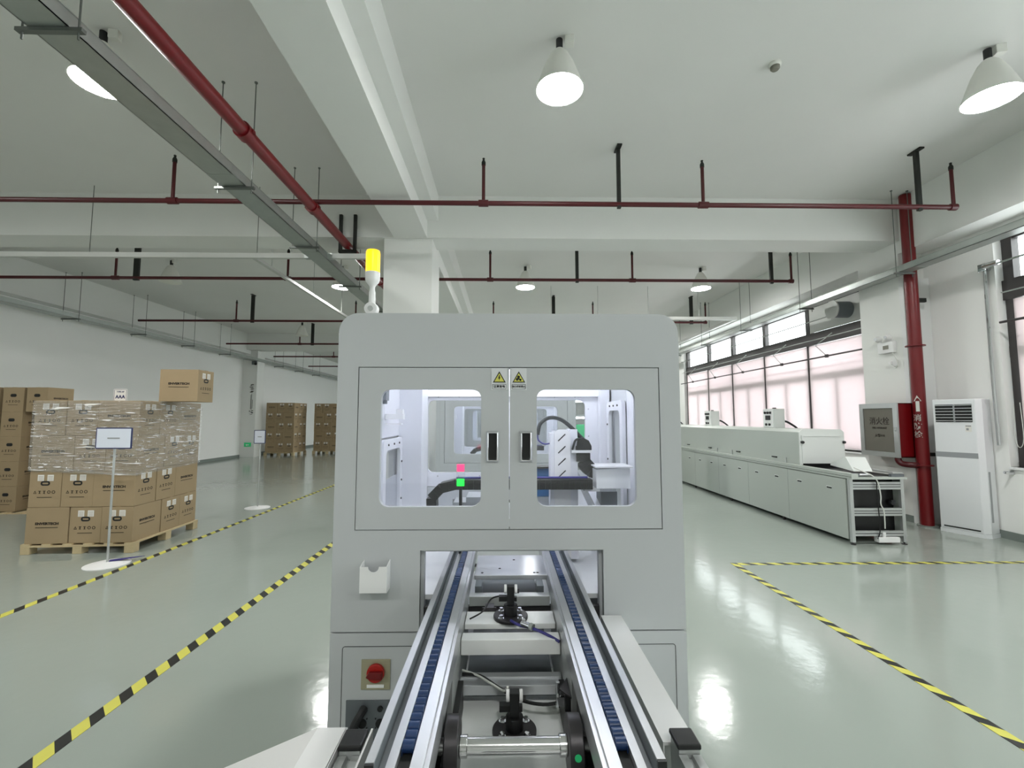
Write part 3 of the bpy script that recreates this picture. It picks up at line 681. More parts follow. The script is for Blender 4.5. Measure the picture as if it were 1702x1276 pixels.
# ------------------------------------------------------------------ devices seen inside the machine
t = thing('drag_chain', 'black plastic cable chain curling across inside the machine', 'cable chain', (0, 2.5, 1.2))
def chain_strip(path, th, y0, y1, mb):
    for (a, c) in zip(path, path[1:]):
        a = Vector(a); c = Vector(c); d = (c-a); n_ = max(1, int(d.length/.03)); nn = Vector((-d.y, d.x)).normalized()*th/2
        for k in range(n_):
            p = a + d*(k/n_); q = a + d*((k+.97)/n_)
            mb.prism([(p+nn)[:], (q+nn)[:], (q-nn)[:], (p-nn)[:]], 'y', y0, y1)
b = MB(); chain_strip([(-.27,1.0),(-.33,1.03),(-.372,1.08),(-.374,1.14),(-.325,1.19),(-.25,1.208),(.46,1.208)], .05, 2.36, 2.44, b)
b.build('chain_links', 'black', t)
MB().tube([(-.25,2.4,1.238),(0,2.4,1.24),(.2,2.4,1.239),(.44,2.4,1.24)], .006, 6).build('cable', 'blue_hose', t)
b = MB(); b.box(-.27,-.1,2.44,2.6,1.075,1.105); b.box(-.2,-.1,2.42,2.6,1.105,1.135); b.build('chain_trough', 'alu', t)
t = thing('indicator_unit', 'pair of small square lights, red above green, behind left door', 'indicator light', (-.225, 2.34, 1.25))
B(-.242,-.20,2.33,2.355,1.205,1.325).build('housing', 'acrylic', t)
B(-.24,-.202,2.325,2.33,1.28,1.317).build('red_light', 'led_red', t, bevel=.004); B(-.24,-.202,2.325,2.33,1.207,1.243).build('green_light', 'led_green', t, bevel=.004)
B(-.228,-.214,2.33,2.355,.78,1.205).build('post', 'black', t)
for src, dy in ((2.85, None),):
    for o in [k for k in bpy.data.objects if k.name in ('drag_chain', 'indicator_unit')]:
        copy_tree(o, (0, src, 0), {'drag_chain': 'black cable chain inside the second machine, seen through the left door', 'indicator_unit': 'small red and green lights inside the second machine'}[o.name])
t = thing('vertical_actuator', 'white slotted upright of the linear axis inside right door', 'actuator', (.32, 2.5, .8))
b = MB(); b.plate([outline(.272, .358, .8, 1.49, .03)] + [[(.29,z),(.294,z-.006),(.334,z+.032),(.330,z+.038)] for z in (1.43,1.365,1.3,1.235)], 'y', 2.45, 2.458)
b.build('slotted_cover', 'white', t)
b = MB(); b.box(.25, .272, 2.458, 2.55, .8, 1.47); b.box(.358, .40, 2.47, 2.6, .8, 1.49); b.box(.272,.358,2.462,2.6,.8,1.48); b.build('column_body', 'inner', t); B(.282,.342,2.4585,2.461,1.2,1.48).build('slot_backing', 'seam', t)  # black plate added behind the slots so they read as dark
B(.365,.475,2.44,2.56,1.365,1.378).build('carriage_plate', 'white', t)
b = MB(); b.box(.39,.475,2.46,2.53,1.378,1.40); b.prism([(.395,1.40),(.475,1.40),(.46,1.43),(.43,1.445),(.40,1.44)], 'y', 2.46, 2.53); b.build('gripper_head', 'black', t)
b = MB(); chain_strip([(.43,1.362),(.43,1.315),(.47,1.27),(.53,1.25)], .075, 2.46, 2.54, b); b.build('bent_chain', 'black', t)
MB().tube([(.185,2.5,1.46),(.2,2.5,1.52),(.25,2.5,1.553),(.31,2.5,1.545),(.36,2.5,1.51),(.41,2.5,1.46),(.45,2.5,1.42)], .011, 10).build('corrugated_hose', 'hose_green', t, smooth=True)
MB().tube([(.185,2.5,1.46),(.19,2.5,1.43),(.22,2.49,1.41),(.262,2.49,1.415)], .004, 8).build('air_line', 'blue_hose', t)
MB().tube([(.37,2.46,1.38),(.385,2.45,1.43),(.41,2.45,1.44)], .006, 8).build('air_line', 'hose_green', t)
t = thing('end_box', 'light grey sheet metal box at the right end of cable chain', 'box', (.57, 2.45, 1.2))
b = MB(); b.prism([(.478,1.187),(.655,1.187),(.655,1.295),(.478,1.285)], 'y', 2.36, 2.5); b.build('box_body', 'sheet_white', t, bevel=.002)
B(.47,.665,2.34,2.52,1.295,1.302).build('box_lid', 'white', t); B(.42,.5,2.38,2.48,1.17,1.187).build('mount_plate', 'white', t)
t = thing('blue_valve_block', 'blue block behind the slotted upright in right door', 'valve block', (.23, 2.65, 1.0))
B(.186,.268,2.64,2.72,1.1,1.262).build('block', 'blue', t, bevel=.004); B(.18,.272,2.62,2.74,1.262,1.272).build('top_cap', 'black', t); B(.18,.276,2.62,2.74,1.0,1.1).build('bracket', 'alu', t)
t = thing('linear_rail', 'aluminium linear rail slanting back below the end box', 'rail', (.5, 2.7, 1.0))
b = MB(); b.prism([(2.3,1.0),(2.3,1.03),(3.1,1.20),(3.1,1.17)], 'x', .4, .46); b.prism([(2.3,1.0),(2.3,1.03),(3.1,1.20),(3.1,1.17)], 'x', .5, .55); b.build('rail_beam', 'alu', t)
B(.53,.62,2.5,2.62,1.0,1.15).build('motor_block', 'machine_dark', t)
# bench with tube lamps seen past the second machine
t = thing('assembly_bench', 'lit work bench far behind, glimpsed through the right door', 'workbench', (2.1, 9.2, 0))
B(1.3, 3.0, 8.9, 9.7, .76, .80).build('bench_top', 'sheet_white', t)
for x in (1.32, 2.96):
    for yy in (8.92, 9.66): B(x-.02, x+.02, yy-.02, yy+.02, 0, 1.95 if yy > 9 else .76).build('leg', 'alu_matte', t)
B(1.3, 3.0, 9.62, 9.64, 1.12, 1.42).build('green_board', 'green', t); B(1.3, 3.0, 9.3, 9.66, 1.60, 1.63).build('shelf', 'alu_matte', t)
MB().cyl((1.35, 9.3, 1.9), (2.95, 9.3, 1.9), .02, 10).build('lamp_tube', 'led', t); MB().cyl((1.35, 9.4, 1.56), (2.95, 9.4, 1.56), .016, 10).build('lamp_tube', 'led', t)
B(1.3, 3.0, 9.1, 9.68, 1.93, 1.96).build('lamp_rail', 'alu_matte', t)
# ------------------------------------------------------------------ conveyor
CX = .024
t = conv = thing('conveyor', 'aluminium double track roller chain conveyor entering the machine', 'conveyor', (CX, 1.6, 0))
def prof(sx):
    # outer edge to inner edge; offsets measured from the centre line
    P = [(.288,.80),(.288,.897),(.271,.897),(.271,.858),(.255,.858),(.255,.872),(.2365,.872),(.2365,.845),(.2075,.845),(.2075,.872),(.182,.872),(.182,.862),(.172,.862),(.172,.80)]
    return [(CX + sx*a, z) for a, z in P]
for sx, w in ((-1, 'left'), (1, 'right')):
    b = MB(); b.prism(prof(sx), 'y', .915, 3.3); r = b.build('side_rail', 'alu', t)
    B(*sorted((CX+sx*.2705, CX+sx*.2555)), .916, 3.3, .8575, .8605).build('groove_shade_strip', 'machine_dark', t)  # dark strip added so the groove floor looks shaded
    B(*sorted((CX+sx*.2715, CX+sx*.2708)), .916, 3.3, .861, .893).build('wall_shade_strip', 'machine_dark', t)  # dark strip standing for shade on the outer wall's inner face
    B(*sorted((CX+sx*.288, CX+sx*.271)), .909, .914, .802, .896).build('end_cap', 'black', r)
    b = MB(); b.box(*sorted((CX+sx*.235, CX+sx*.209)), .92, 3.3, .846, .856); c = b.build('chain_bed', 'seam', t)
    b = MB(); y = 1.0
    while y < 3.28:
        b.cyl((CX+sx*.2105, y, .868), (CX+sx*.2335, y, .868), .0125, 12); b.box(*sorted((CX+sx*.2095, CX+sx*.2115)), y-.014, y+.014, .858, .872); b.box(*sorted((CX+sx*.2325, CX+sx*.2345)), y-.014, y+.014, .858, .872); y += .0285
    c = b.build('roller_chain', 'blue_roller', t, smooth=True); c['kind'] = 'stuff'
    b = MB(); b.box(*sorted((CX+sx*.172, CX+sx*.19)), 1.36, 1.95, .56, .80); b.build('side_plate', 'alu_matte', t)
    b = MB(); b.box(*sorted((CX+sx*.186, CX+sx*.20)), .92, 1.36, .56, .845); b.build('bearing_plate', 'black', t)
    s = MB()
    for yy, zz in ((1.3,.835),(1.55,.84),(1.75,.83)): s.cyl((CX+sx*.27, yy, zz), (CX+sx*.266, yy, zz), .004, 8)
    s.bm.free()
for (y0, y1, z0, z1, m_) in ((1.97,2.015,.76,.80,'alu_matte'), (1.75,1.86,.765,.785,'sheet_white'), (1.605,1.66,.745,.795,'sheet_white'), (1.575,1.605,.655,.69,'alu'), (1.535,1.575,.655,.685,'alu')):
    b = MB(); b.box(CX-.17, CX+.17, y0, y1, z0, z1)
    b.build('cross_beam', m_, t, bevel=.002)
b = MB(); b.box(CX-.158, CX+.175, 2.11, 2.41, .82, .84); b.build('lift_plate', 'alu', t, bevel=.002)
s = MB()
for x, y in ((.05,2.33),(-.02,2.2),(-.1,2.14),(.14,2.14),(.155,2.14)): s.cyl((x,y,.8405),(x,y,.8415),.006,12)
s.build('plate_holes', 'seam', conv)
B(CX-.17, CX+.17, 1.62, 3.2, .515, .53).build('lower_tray', 'machine_dark', t)
b = MB(); b.box(CX-.15, CX-.12, 2.03, 2.11, .7, .82); b.box(CX+.12, CX+.15, 2.03, 2.11, .7, .82); b.box(CX-.16,CX+.16,2.05,2.4,.68,.70); b.build('lift_frame', 'machine_dark', t)
B(CX-.168, CX+.168, .8, 1.60, .60, .615).build('base_panel', 'sheet_white', t)
b = MB(); b.box(CX-.18, CX-.155, .8, 1.54, .612, .7); b.box(CX+.155, CX+.18, .8, 1.54, .612, .7); b.build('gap_shade_strip', 'black', t)  # black strips standing in for the shade in the side gaps
sh = MB().cyl((CX-.184, 1.17, .75), (CX+.184, 1.17, .75), .019, 28).build('drive_shaft', 'steel_gloss', t, smooth=True)
for sx in (-1, 1):
    b = MB(); b.cyl((CX+sx*.132, 1.17, .75), (CX+sx*.166, 1.17, .75), .066, 40); b.build('drive_pulley', 'dark_steel', t, smooth=True, bevel=.003)
    MB().cyl((CX+sx*.112, 1.17, .75), (CX+sx*.132, 1.17, .75), .024, 24).build('shaft_collar', 'steel_gloss', t, smooth=True, bevel=.002)
b = MB(); b.cyl((CX+.149, 1.103, .765), (CX+.149, 1.106, .765), .008, 16); b.build('green_dot', 'green', conv)
b = MB(); b.box(CX-.165, CX+.165, 1.10, 1.13, .66, .69); b.build('cross_beam', 'alu_matte', t); B(CX-.08, CX+.06, 1.02, 1.09, .66, .672).build('black_bar', 'black', t)
b = MB()
for x in (CX-.22, CX+.22):
    for y in (1.0, 1.8): b = MB(); b.box(x-.025, x+.025, y-.025, y+.025, 0, .80); b.build('leg', 'alu_matte', t)
# stopper units
def stopper(x, y, z, lab):
    t = thing('pallet_stopper', lab, 'stopper', (x, y, z), 'black pallet stoppers between the conveyor tracks')
    MB().cyl((x, y, z), (x, y, z+.012), .066, 40).build('flange', 'dark_steel', t, bevel=.002)
    for dx in (-.036, .036):
        for dy in (-.034, .034):
            b = MB(); b.cyl((x+dx, y+dy, z+.012), (x+dx, y+dy, z+.014), .011, 16); b.cyl((x+dx, y+dy, z+.014), (x+dx, y+dy, z+.024), .007, 6); b.build('bolt', 'chrome', t)
    b = MB(); b.cyl((x, y, z+.012), (x, y, z+.05), .026, 24); b.box(x-.014, x+.014, y-.014, y+.014, z+.05, z+.12); b.build('stopper_body', 'black', t, bevel=.002)
    for dx in (-.020, .020): MB().cyl((x+dx-.005, y-.002, z+.108), (x+dx+.005, y-.002, z+.108), .0165, 20).build('white_roller', 'white', t, smooth=True, bevel=.002)
    B(x-.045, x-.014, y-.006, y+.018, z+.062, z+.08).build('side_valve', 'black', t, bevel=.001); B(x+.014, x+.024, y-.006, y+.012, z+.062, z+.078).build('side_lever', 'black', t, bevel=.001)
    MB().cyl((x+.025, y-.002, z+.1), (x+.033, y-.002, z+.1), .008, 10).build('roller_pin', 'dark_steel', t)
stopper(.026, 1.80, .785, 'black stopper with two white rollers, nearer the machine opening')
stopper(.032, 1.42, .615, 'larger looking black stopper with white rollers, nearer the drive shaft')
def tubeobj(name, pts, r, m_, lab, cat):
    return tag(MB().tube(pts, r, 8).build(name, m_, smooth=True), lab, cat)
tubeobj('air_hose', [(.026,1.74,.80),(.06,1.7,.80),(.1,1.665,.806),(.15,1.63,.80),(.19,1.6,.79)], .005, 'blue_hose', 'dark blue air hose leaving the far stopper', 'hose')
t = thing('hose_fitting', 'small metal elbow fitting on the blue air hose', 'fitting', (.085, 1.675, .80))
MB().cyl((.066,1.695,.81),(.094,1.668,.812),.010,14).build('fitting_body', 'chrome', t, smooth=True); MB().cyl((.072,1.69,.815),(.072,1.69,.826),.007,12).build('fitting_cap', 'alu_matte', t); MB().cyl((.094,1.668,.812),(.104,1.66,.81),.012,14).build('fitting_nut', 'galv', t)
tubeobj('signal_cable', [(-.14,1.60,.70),(-.09,1.57,.70),(-.04,1.52,.70),(.0,1.48,.70),(.012,1.43,.74)], .0035, 'lead', 'thin pale cable curving to the near stopper', 'cable')
tubeobj('signal_cable', [(-.14,1.585,.695),(-.08,1.57,.698),(-.02,1.52,.69),(.05,1.47,.68),(.12,1.445,.68),(.18,1.44,.69)], .005, 'black', 'thick black cable arching across the white base panel', 'cable')
tubeobj('signal_cable', [(-.13,1.78,.79),(-.08,1.80,.81),(-.05,1.84,.84),(-.01,1.82,.86)], .003, 'black', 'thin black cable looping beside the far stopper', 'cable')
t = thing('proximity_sensor', 'small black sensor on a bracket inside the right rail', 'sensor', (.19, 1.42, .7))
B(.18,.196,1.38,1.41,.70,.745).build('sensor_body', 'black', t, bevel=.002); b = MB(); b.prism([(.165,1.40),(.195,1.36),(.195,1.46)], 'z', .745, .75); b.build('bracket_plate', 'dark_steel', t)
b = MB(); b.cyl((.160,1.40,.70),(.160,1.40,.77),.006,10); b.box(.155,.178,1.385,1.395,.71,.735); b.build('adjuster', 'chrome', t)
t = thing('sensor_bracket', 'grey slotted plate beside the far stopper', 'bracket', (-.06, 1.87, .78))
b = MB(); b.box(-.085,-.03,1.855,1.862,.73,.80); b.box(-.075,-.04,1.862,1.9,.79,.80); b.build('plate', 'dark_steel', t)
b = MB()
for x in (-.068,-.046): b.cyl((x,1.8545,.745),(x,1.853,.745),.004,10)
b.build('plate_holes', 'lead', t)
# covers and posts in the foreground
t = thing('cover_plate', 'long white sheet cover right of the conveyor track', 'cover', (.45, 1.6, .72))
b = MB(); b.prism([(.405,1.945),(.49,1.945),(.49,1.205),(.405,1.205)], 'z', .722, .73); b.box(.487,.49,1.205,1.945,.4,.722); b.box(.405,.408,1.205,1.945,.55,.722); b.build('sheet', 'white', t)
for sx, x0, x1, yy, lab in ((1, .42, .474, 1.14, 'right'), (-1, -.396, -.343, 1.15, 'left')):
    t = thing('profile_post', 'aluminium profile post with black end cap, %s foreground' % lab, 'post', ((x0+x1)/2, yy+.03, 0), 'capped aluminium posts in the foreground')
    b = MB(); b.box(x0+.002, x1-.002, yy+.002, yy+.058, 0, .755); b.build('post', 'alu_matte', t)
    B(x0-.002, x1+.002, yy-.002, yy+.062, .755, .768).build('end_cap', 'black', t, bevel=.004)
    b = MB(); w = (x1-x0)
    b.prism([(x0,.70),(x0,.745),(x0+w*.38,.745),(x0+w*.43,.735),(x0+w*.57,.735),(x0+w*.62,.745),(x1,.745),(x1,.70)], 'y', .5, yy); b.build('profile_rail', 'alu_matte', t)
t = thing('side_guard', 'white folded sheet guard in the bottom left foreground', 'cover', (-.5, 1.0, .5))
b = MB(); b.prism([(-.476,1.228),(-.402,1.228),(-.402,.5),(-.476,.5)], 'z', .752, .76)
v = [b.bm.verts.new(p) for p in ((-.476,1.228,.76),(-.476,.5,.76),(-.80,.5,.58),(-.80,1.33,.58),(-.476,1.228,.752),(-.476,.5,.752),(-.80,.5,.572),(-.80,1.33,.572))]
for q in ((0,1,2,3),(4,7,6,5),(0,3,7,4),(3,2,6,7)): b.bm.faces.new([v[i] for i in q])
b.box(-.404,-.4,.5,1.228,.6,.76)
b.build('sheet', 'white', t)
o = MB(); o.prism([(1.215,.765),(1.215,.62),(.6,.62),(.6,.765)], 'x', -.336, -.331); tag(o.build('guard_strip', 'white'), 'thin white upright strip between left post and conveyor track', 'strip')

# ------------------------------------------------------------------ cartons and pallets
BA, BB, BH = .465, .352, .412
def make_carton(labels=True):
    # long side faces -y, handle end faces +x (and -x); base centre at the origin
    t = thing('carton', '', 'box', (0,0,0), 'brown cartons')
    b = MB(); b.box(-BA/2+.003, BA/2-.003, -BB/2+.003, BB/2-.003, 0, BH-.003); b.build('box_body', 'card', t, bevel=.004)
    b = MB(); b.box(-BA/2, BA/2, -.028, .028, BH-.004, BH-.001); b.build('sealing_tape', 'tape_brown', t)
    for s in (1, -1):
        m_ = MB(); f = '-y' if s > 0 else None
        me = text_mesh('ENVERTECH', .054, .0004, .003)
        R = Matrix.Translation((0, -s*(BB/2-.002), BH*.55)) @ (Matrix.Identity(4) if s > 0 else Matrix.Rotation(PI, 4, 'Z')) @ Matrix.Rotation(PI/2, 4, 'X') @ Matrix.Diagonal((.85,.68,1,1))
        m_.add(me, R)
        m_.box(-.12, .12, min(-s*(BB/2-.0035), -s*(BB/2-.0005)), max(-s*(BB/2-.0035), -s*(BB/2-.0005)), BH*.55-.045, BH*.55-.039)
        m_.build('printed_logo', 'ink', t)
        x = s*(BA/2-.002)
        h = MB(); h.plate([rrect(-.05,.05, BH*.6, BH*.6+.052, .025)] + ([rrect(-.033,.033, BH*.6+.016, BH*.6+.036, .0095)] if labels else []), 'x', x-.0006, x+.0012); h.build('handle_hole', 'seam', t)
        for y0 in ((-.085, .02) if labels else ()):
            l = MB(); l.box(min(x, x+s*.0015), max(x, x+s*.0015), y0, y0+.068, BH*.73, BH*.90)
            l.mi = 1
            for k in range(4): l.box(min(x, x+s*.002), max(x, x+s*.002), y0+.008, y0+.06, BH*.75+k*.014, BH*.75+k*.014+.0035)
            l.build('shipping_label', ['paper', 'card_side'], t)
        k_ = MB()
        for i in range(5):
            yc = -.105 + i*.05
            if i == 0: k_.plate([[(yc-.017,BH*.38),(yc+.017,BH*.38),(yc,BH*.38+.034)], [(yc-.011,BH*.38+.005),(yc+.011,BH*.38+.005),(yc,BH*.38+.025)]], 'x', x, x+s*.001)
            elif i in (1, 2): k_.box(min(x,x+s*.001), max(x,x+s*.001), yc-.013, yc+.013, BH*.38+.026, BH*.38+.032); k_.box(min(x,x+s*.001), max(x,x+s*.001), yc-.004, yc+.004, BH*.38, BH*.38+.026); k_.box(min(x,x+s*.001), max(x,x+s*.001), yc-.011, yc+.011, BH*.38, BH*.38+.005)
            else: k_.plate([circ(yc, BH*.38+.017, .018, 16), circ(yc, BH*.38+.017, .0125, 16)], 'x', x, x+s*.001)
        k_.box(min(x,x+s*.001), max(x,x+s*.001), -.08, .08, BH*.27, BH*.27+.006)
        k_.build('care_symbols', 'ink', t)
    return t
carton = make_carton(); used = [False]; plain = make_carton(False); pused = [False]
for k in bpy.data.objects:
    if k.parent in (carton, plain): WO[k.name] = Vector()
def put_carton(x, y, z, rz, lab, group, pl=False):
    if pl:
        if not pused[0]: pused[0] = True; plain.location = (x, y, z); plain.rotation_euler = (0,0,rz); plain['label'] = lab; plain['group'] = group; return plain
        return copy_tree(plain, label=lab, group=group, loc=(x, y, z), rz=rz)
    if not used[0]: used[0] = True; carton.location = (x, y, z); carton.rotation_euler = (0,0,rz); carton['label'] = lab; carton['group'] = group; return carton
    return copy_tree(carton, label=lab, group=group, loc=(x, y, z), rz=rz)
def pallet(cx, cy, w, d, rz, lab, h=.11):
    t = thing('wooden_pallet', lab, 'pallet', (0,0,0))
    nb = 6
    for k in range(nb):
        x = -w/2 + (w-.1)*k/(nb-1); B(x, x+.1, -d/2, d/2, h-.018, h).build('top_board', 'wood', t)
    for k in range(3):
        y = -d/2 + (d-.1)*k/2
        B(-w/2, w/2, y, y+.1, h-.036, h-.018).build('stringer_board', 'wood', t)
        for j in range(3):
            x = -w/2 + (w-.1)*j/2; B(x, x+.1, y, y+.1, .0, h-.036).build('block', 'wood', t, bevel=.003)
    for k in bpy.data.objects:
        if k.parent == t: WO[k.name] = Vector()
    t.location = (cx, cy, 0); t.rotation_euler = (0, 0, rz); return t
def stack(cx, cy, z0, rz, layers, where, group, flip0=0):
    w = BA + 2*BB; c, s_ = math.cos(rz), math.sin(rz)
    lname = ['bottom', 'second', 'third', 'fourth', 'top'] if layers == 5 else ['bottom', 'second', 'third', 'top']
    def P(u, v): return (cx + u*c - v*s_, cy + u*s_ + v*c)
    for L_ in range(layers):
        z = z0 + L_*BH; f = (L_ + flip0) % 2; h = w/2
        if f == 0: spots = [(-h+BA/2, -h+BB/2, 0, 'front left corner'), (-h+BA+BB/2, -h+BA/2, -PI/2, 'front middle'), (-h+BA+1.5*BB, -h+BA/2, -PI/2, 'front right corner'), (h-BA/2, -h+BA+BB/2, 0, 'right side middle'), (h-BA/2, h-BB/2, 0, 'right side back corner')]
        else: spots = [(-h+BB/2, -h+BA/2, -PI/2, 'front left corner'), (-h+1.5*BB, -h+BA/2, -PI/2, 'front middle'), (h-BA/2, -h+BB/2, 0, 'front right corner'), (h-BA/2, -h+1.5*BB, 0, 'right side middle'), (h-BB/2, h-BA/2, -PI/2, 'right side back corner')]
        for u, v, a, nm in spots:
            x, y = P(u + random.uniform(-.004,.004), v + random.uniform(-.004,.004))
            put_carton(x, y, z, rz + a, 'brown carton, %s layer, %s, %s' % (lname[L_], nm, where), group)
RZ = math.radians(3)
PCX, PCY = -4.93, 5.99
pallet(PCX, PCY, 1.22, 1.2, RZ, 'pale wooden pallet under the film wrapped cartons', .115)
stack(PCX, PCY, .115, RZ, 4, 'of the near pallet', 'cartons on the near pallet')
put_carton(-4.15, 5.97, .115+4*BH, RZ+.02, 'single carton standing on top of the film wrapped stack', 'cartons on the near pallet')
# stretch film round the upper layers
w = BA/2 + BB + .012
f = MB(); ring = [(-w,-w),(w,-w),(w,w),(-w,w)]
f.prism([(-w,.115+2*BH),(w,.115+2*BH-.06),(w,.115+4*BH-.01),(-w,.115+4*BH-.01)], 'y', -w, -w+.001)
f.prism([(-w,.115+2*BH-.06),(w,.115+2*BH-.02),(w,.115+4*BH-.01),(-w,.115+4*BH-.01)], 'x', w-.001, w)
o = f.build('stretch_film', 'film', own=(0,0,0)); o.location = (PCX, PCY, 0); o.rotation_euler = (0,0,RZ)
tag(o, 'clear wrinkled stretch film around upper half of near cartons', 'stretch film')
f = MB(); f.tube([(PCX-.3, PCY-w-.01, 1.0), (PCX+.1, PCY-w-.008, .93), (PCX+w+.01, PCY-w, .90), (PCX+w+.03, PCY-w+.15, .93)], .012, 6)
tag(f.build('film_tail', 'film', smooth=True), 'twisted tail of stretch film at the front corner of the cartons', 'stretch film')
o = MB(); o.box(-5.0,-4.83,5.86,5.862,.115+4*BH,.115+4*BH+.16); o.mi = 1; o.text('AAA', .06, (-4.915,5.859,.115+4*BH+.06), bold=.002); o.text('TYPE: AP', .024, (-4.915,5.859,.115+4*BH+.125), bold=.001)
o.plate([rect(-4.992,-4.838,.115+4*BH+.008,.115+4*BH+.152), rect(-4.989,-4.841,.115+4*BH+.011,.115+4*BH+.149)], 'y', 5.858, 5.86)
tag(o.build('type_sign', ['paper', 'sign_blue']), 'white paper sign standing on the cartons, reading AAA', 'sign')
# second stack behind, at the left edge: columns of cartons turned with their handle end forward
pallet(-8.25, 8.2, 1.25, 1.2, 0, 'wooden pallet under the cartons at the left edge', .02)
hz = [0.02, .43, .84, 1.25, 1.66]
for ci, x in enumerate((-8.62, -8.22, -7.83)):
    for k, z in enumerate(hz):
        if ci == 2 and k < 4: continue
        put_carton(x, 7.93, z, -PI/2, 'brown carton at the left edge, %s from floor, %s column' % (['lowest', 'second', 'third', 'fourth', 'fifth'][k], ['left', 'middle', 'right'][ci]), 'cartons stacked at the left edge', True)
for k, z in enumerate(hz[:4]): put_carton(-7.83, 8.13, z, -PI/2, 'brown carton mostly hidden behind near stack, %s from floor' % ['lowest', 'second', 'third', 'fourth'][k], 'cartons stacked at the left edge', True)
# far pallets by the left wall
pallet(-9.33, 19.6, 1.25, 1.2, 0, 'pallet below the dark carton stack by the wall banner', .14)
stack(-9.33, 19.6, .14, 0, 5, 'far stack by the banner', 'cartons on the far pallet by the banner')
pallet(-7.75, 20.6, 1.25, 1.2, 0, 'pallet of the farthest cartons beside the machine edge', .14)
stack(-7.75, 20.6, .14, 0, 5, 'farthest stack', 'cartons on the farthest pallet', 1)

# ------------------------------------------------------------------ signs on poles
def pole_sign(x, y, bw, z0, z1, ry, lab, hand=False):
    t = thing('floor_sign', lab, 'sign', (x, y, 0))
    MB().lathe([(.0,0),(.2,0),(.2,.008),(.12,.02),(.03,.03),(.0,.03)], (x,y,0), 32).build('base', 'white', t, smooth=True)
    MB().cyl((x,y,.02),(x,y,z0+.03),.011,12).build('pole', 'alu_matte', t, smooth=True)
    o = MB(); o.plate([rrect(x-bw/2,x+bw/2,z0,z1,.012)], 'y', y-.022, y-.012); bd = o.build('board_frame', 'sign_blue', t)
    B(x-bw/2+.012,x+bw/2-.012,y-.0235,y-.022,z0+.012,z1-.012).build('board_face', 'sign_white', bd)
    B(x-bw*.17,x+bw*.17,y-.0245,y-.0235,(z0+z1)/2-.007,(z0+z1)/2+.007).build('board_text', 'ac_grey', bd)
    return t
t = pole_sign(-4.215, 5.0, .385, 1.222, 1.45, 0, 'white sign board on a pole in front of the near pallet')
MB().prism([(-4.2,5.0),(-4.05,5.12),(-3.98,5.2),(-4.1,5.15),(-4.24,5.06)], 'z', .03, .034).build('blue_base_mark', 'blue_hose', t)
pole_sign(-4.28, 8.05, .2, 1.11, 1.345, 0, 'small white sign board on a pole near the wall banner')
# wall banner, exit sign, camera on the far pilaster
t = thing('wall_banner', 'vertical strip of dark calligraphy on the far left pilaster', 'banner', (-10.2, 18.39, 1.7))
b = MB(); random.seed(3)
for z0, z1, w_ in ((2.78,2.93,.07),(2.6,2.74,.05),(1.7,1.86,.06)):
    for k in range(9):
        x = -10.2 + random.uniform(-w_, w_); z = random.uniform(z0, z1); dx = random.uniform(.01,.06); dz = random.uniform(.004,.03)
        b.box(x-dx, x+dx, 18.392, 18.396, z-dz/2, z+dz/2)
b.box(-10.235,-10.22,18.392,18.396,1.92,2.5); b.box(-10.20,-10.19,18.392,18.396,1.9,2.55); b.box(-10.165,-10.155,18.392,18.396,1.95,2.3)
b.build('lettering', 'ink', t)
t = thing('exit_sign', 'small green exit sign low on the far left pilaster', 'sign', (-10.25, 18.37, .45))
B(-10.4,-10.14,18.36,18.39,.42,.58).build('sign_body', 'green', t); b = MB(); b.prism([(-10.34,.49),(-10.29,.53),(-10.29,.505),(-10.2,.505),(-10.2,.475),(-10.29,.475),(-10.29,.45)], 'y', 18.357, 18.36); b.build('arrow', 'paper', t)
t = thing('wall_camera', 'small dark camera under the tray on far pilaster', 'camera', (-10.1, 18.3, 3.8))
B(-10.2,-10.04,18.3,18.4,3.72,3.9).build('bracket', 'machine_dark', t); MB().cyl((-10.05,18.3,3.78),(-9.95,18.12,3.72),.05,14).build('camera_body', 'black', t)

# ------------------------------------------------------------------ tunnel oven
OX0, OX1, OY0, OY1 = 4.28, 4.97, 5.62, 13.6
t = oven = thing('tunnel_oven', 'long grey tunnel oven along the windows', 'oven', (4.6, 9, 0))
b = MB(); b.box(OX0, OX0+.02, OY0+.04, OY1, .055, .79); b.box(OX1-.02, OX1, OY0+.04, OY1, .055, .79); b.build('base_cabinet', 'oven', t)
s = MB()
for y in (6.82, 7.93, 9.03, 10.14, 11.24): s.box(OX0-.0008, OX0, y-.0016, y+.0016, .06, .79)
s.build('panel_seams', 'machine_dark', t)
for y in (5.95, 6.55, 7.1, 7.66, 8.22, 8.78, 9.33, 9.88, 10.43, 10.98):
    h = MB(); h.plate([rrect(y-.055, y+.055, .630, .668, .008)], 'x', OX0-.002, OX0); h = h.build('recessed_pull', 'oven_light', t)
    B(OX0-.003, OX0-.002, y-.046, y+.046, .634, .654).build('pull_pocket', 'seam', h)
b = MB(); b.box(OX0-.004, OX1, OY0-.07, OY1, .80, .825); b.box(OX0-.004, OX0+.08, OY0-.07, OY1, .825, .868); b.build('top_ledge', 'oven', t)
B(OX0-.006, OX0-.004, OY0-.07, OY1, .826, .83).build('ledge_groove', 'seam', t)
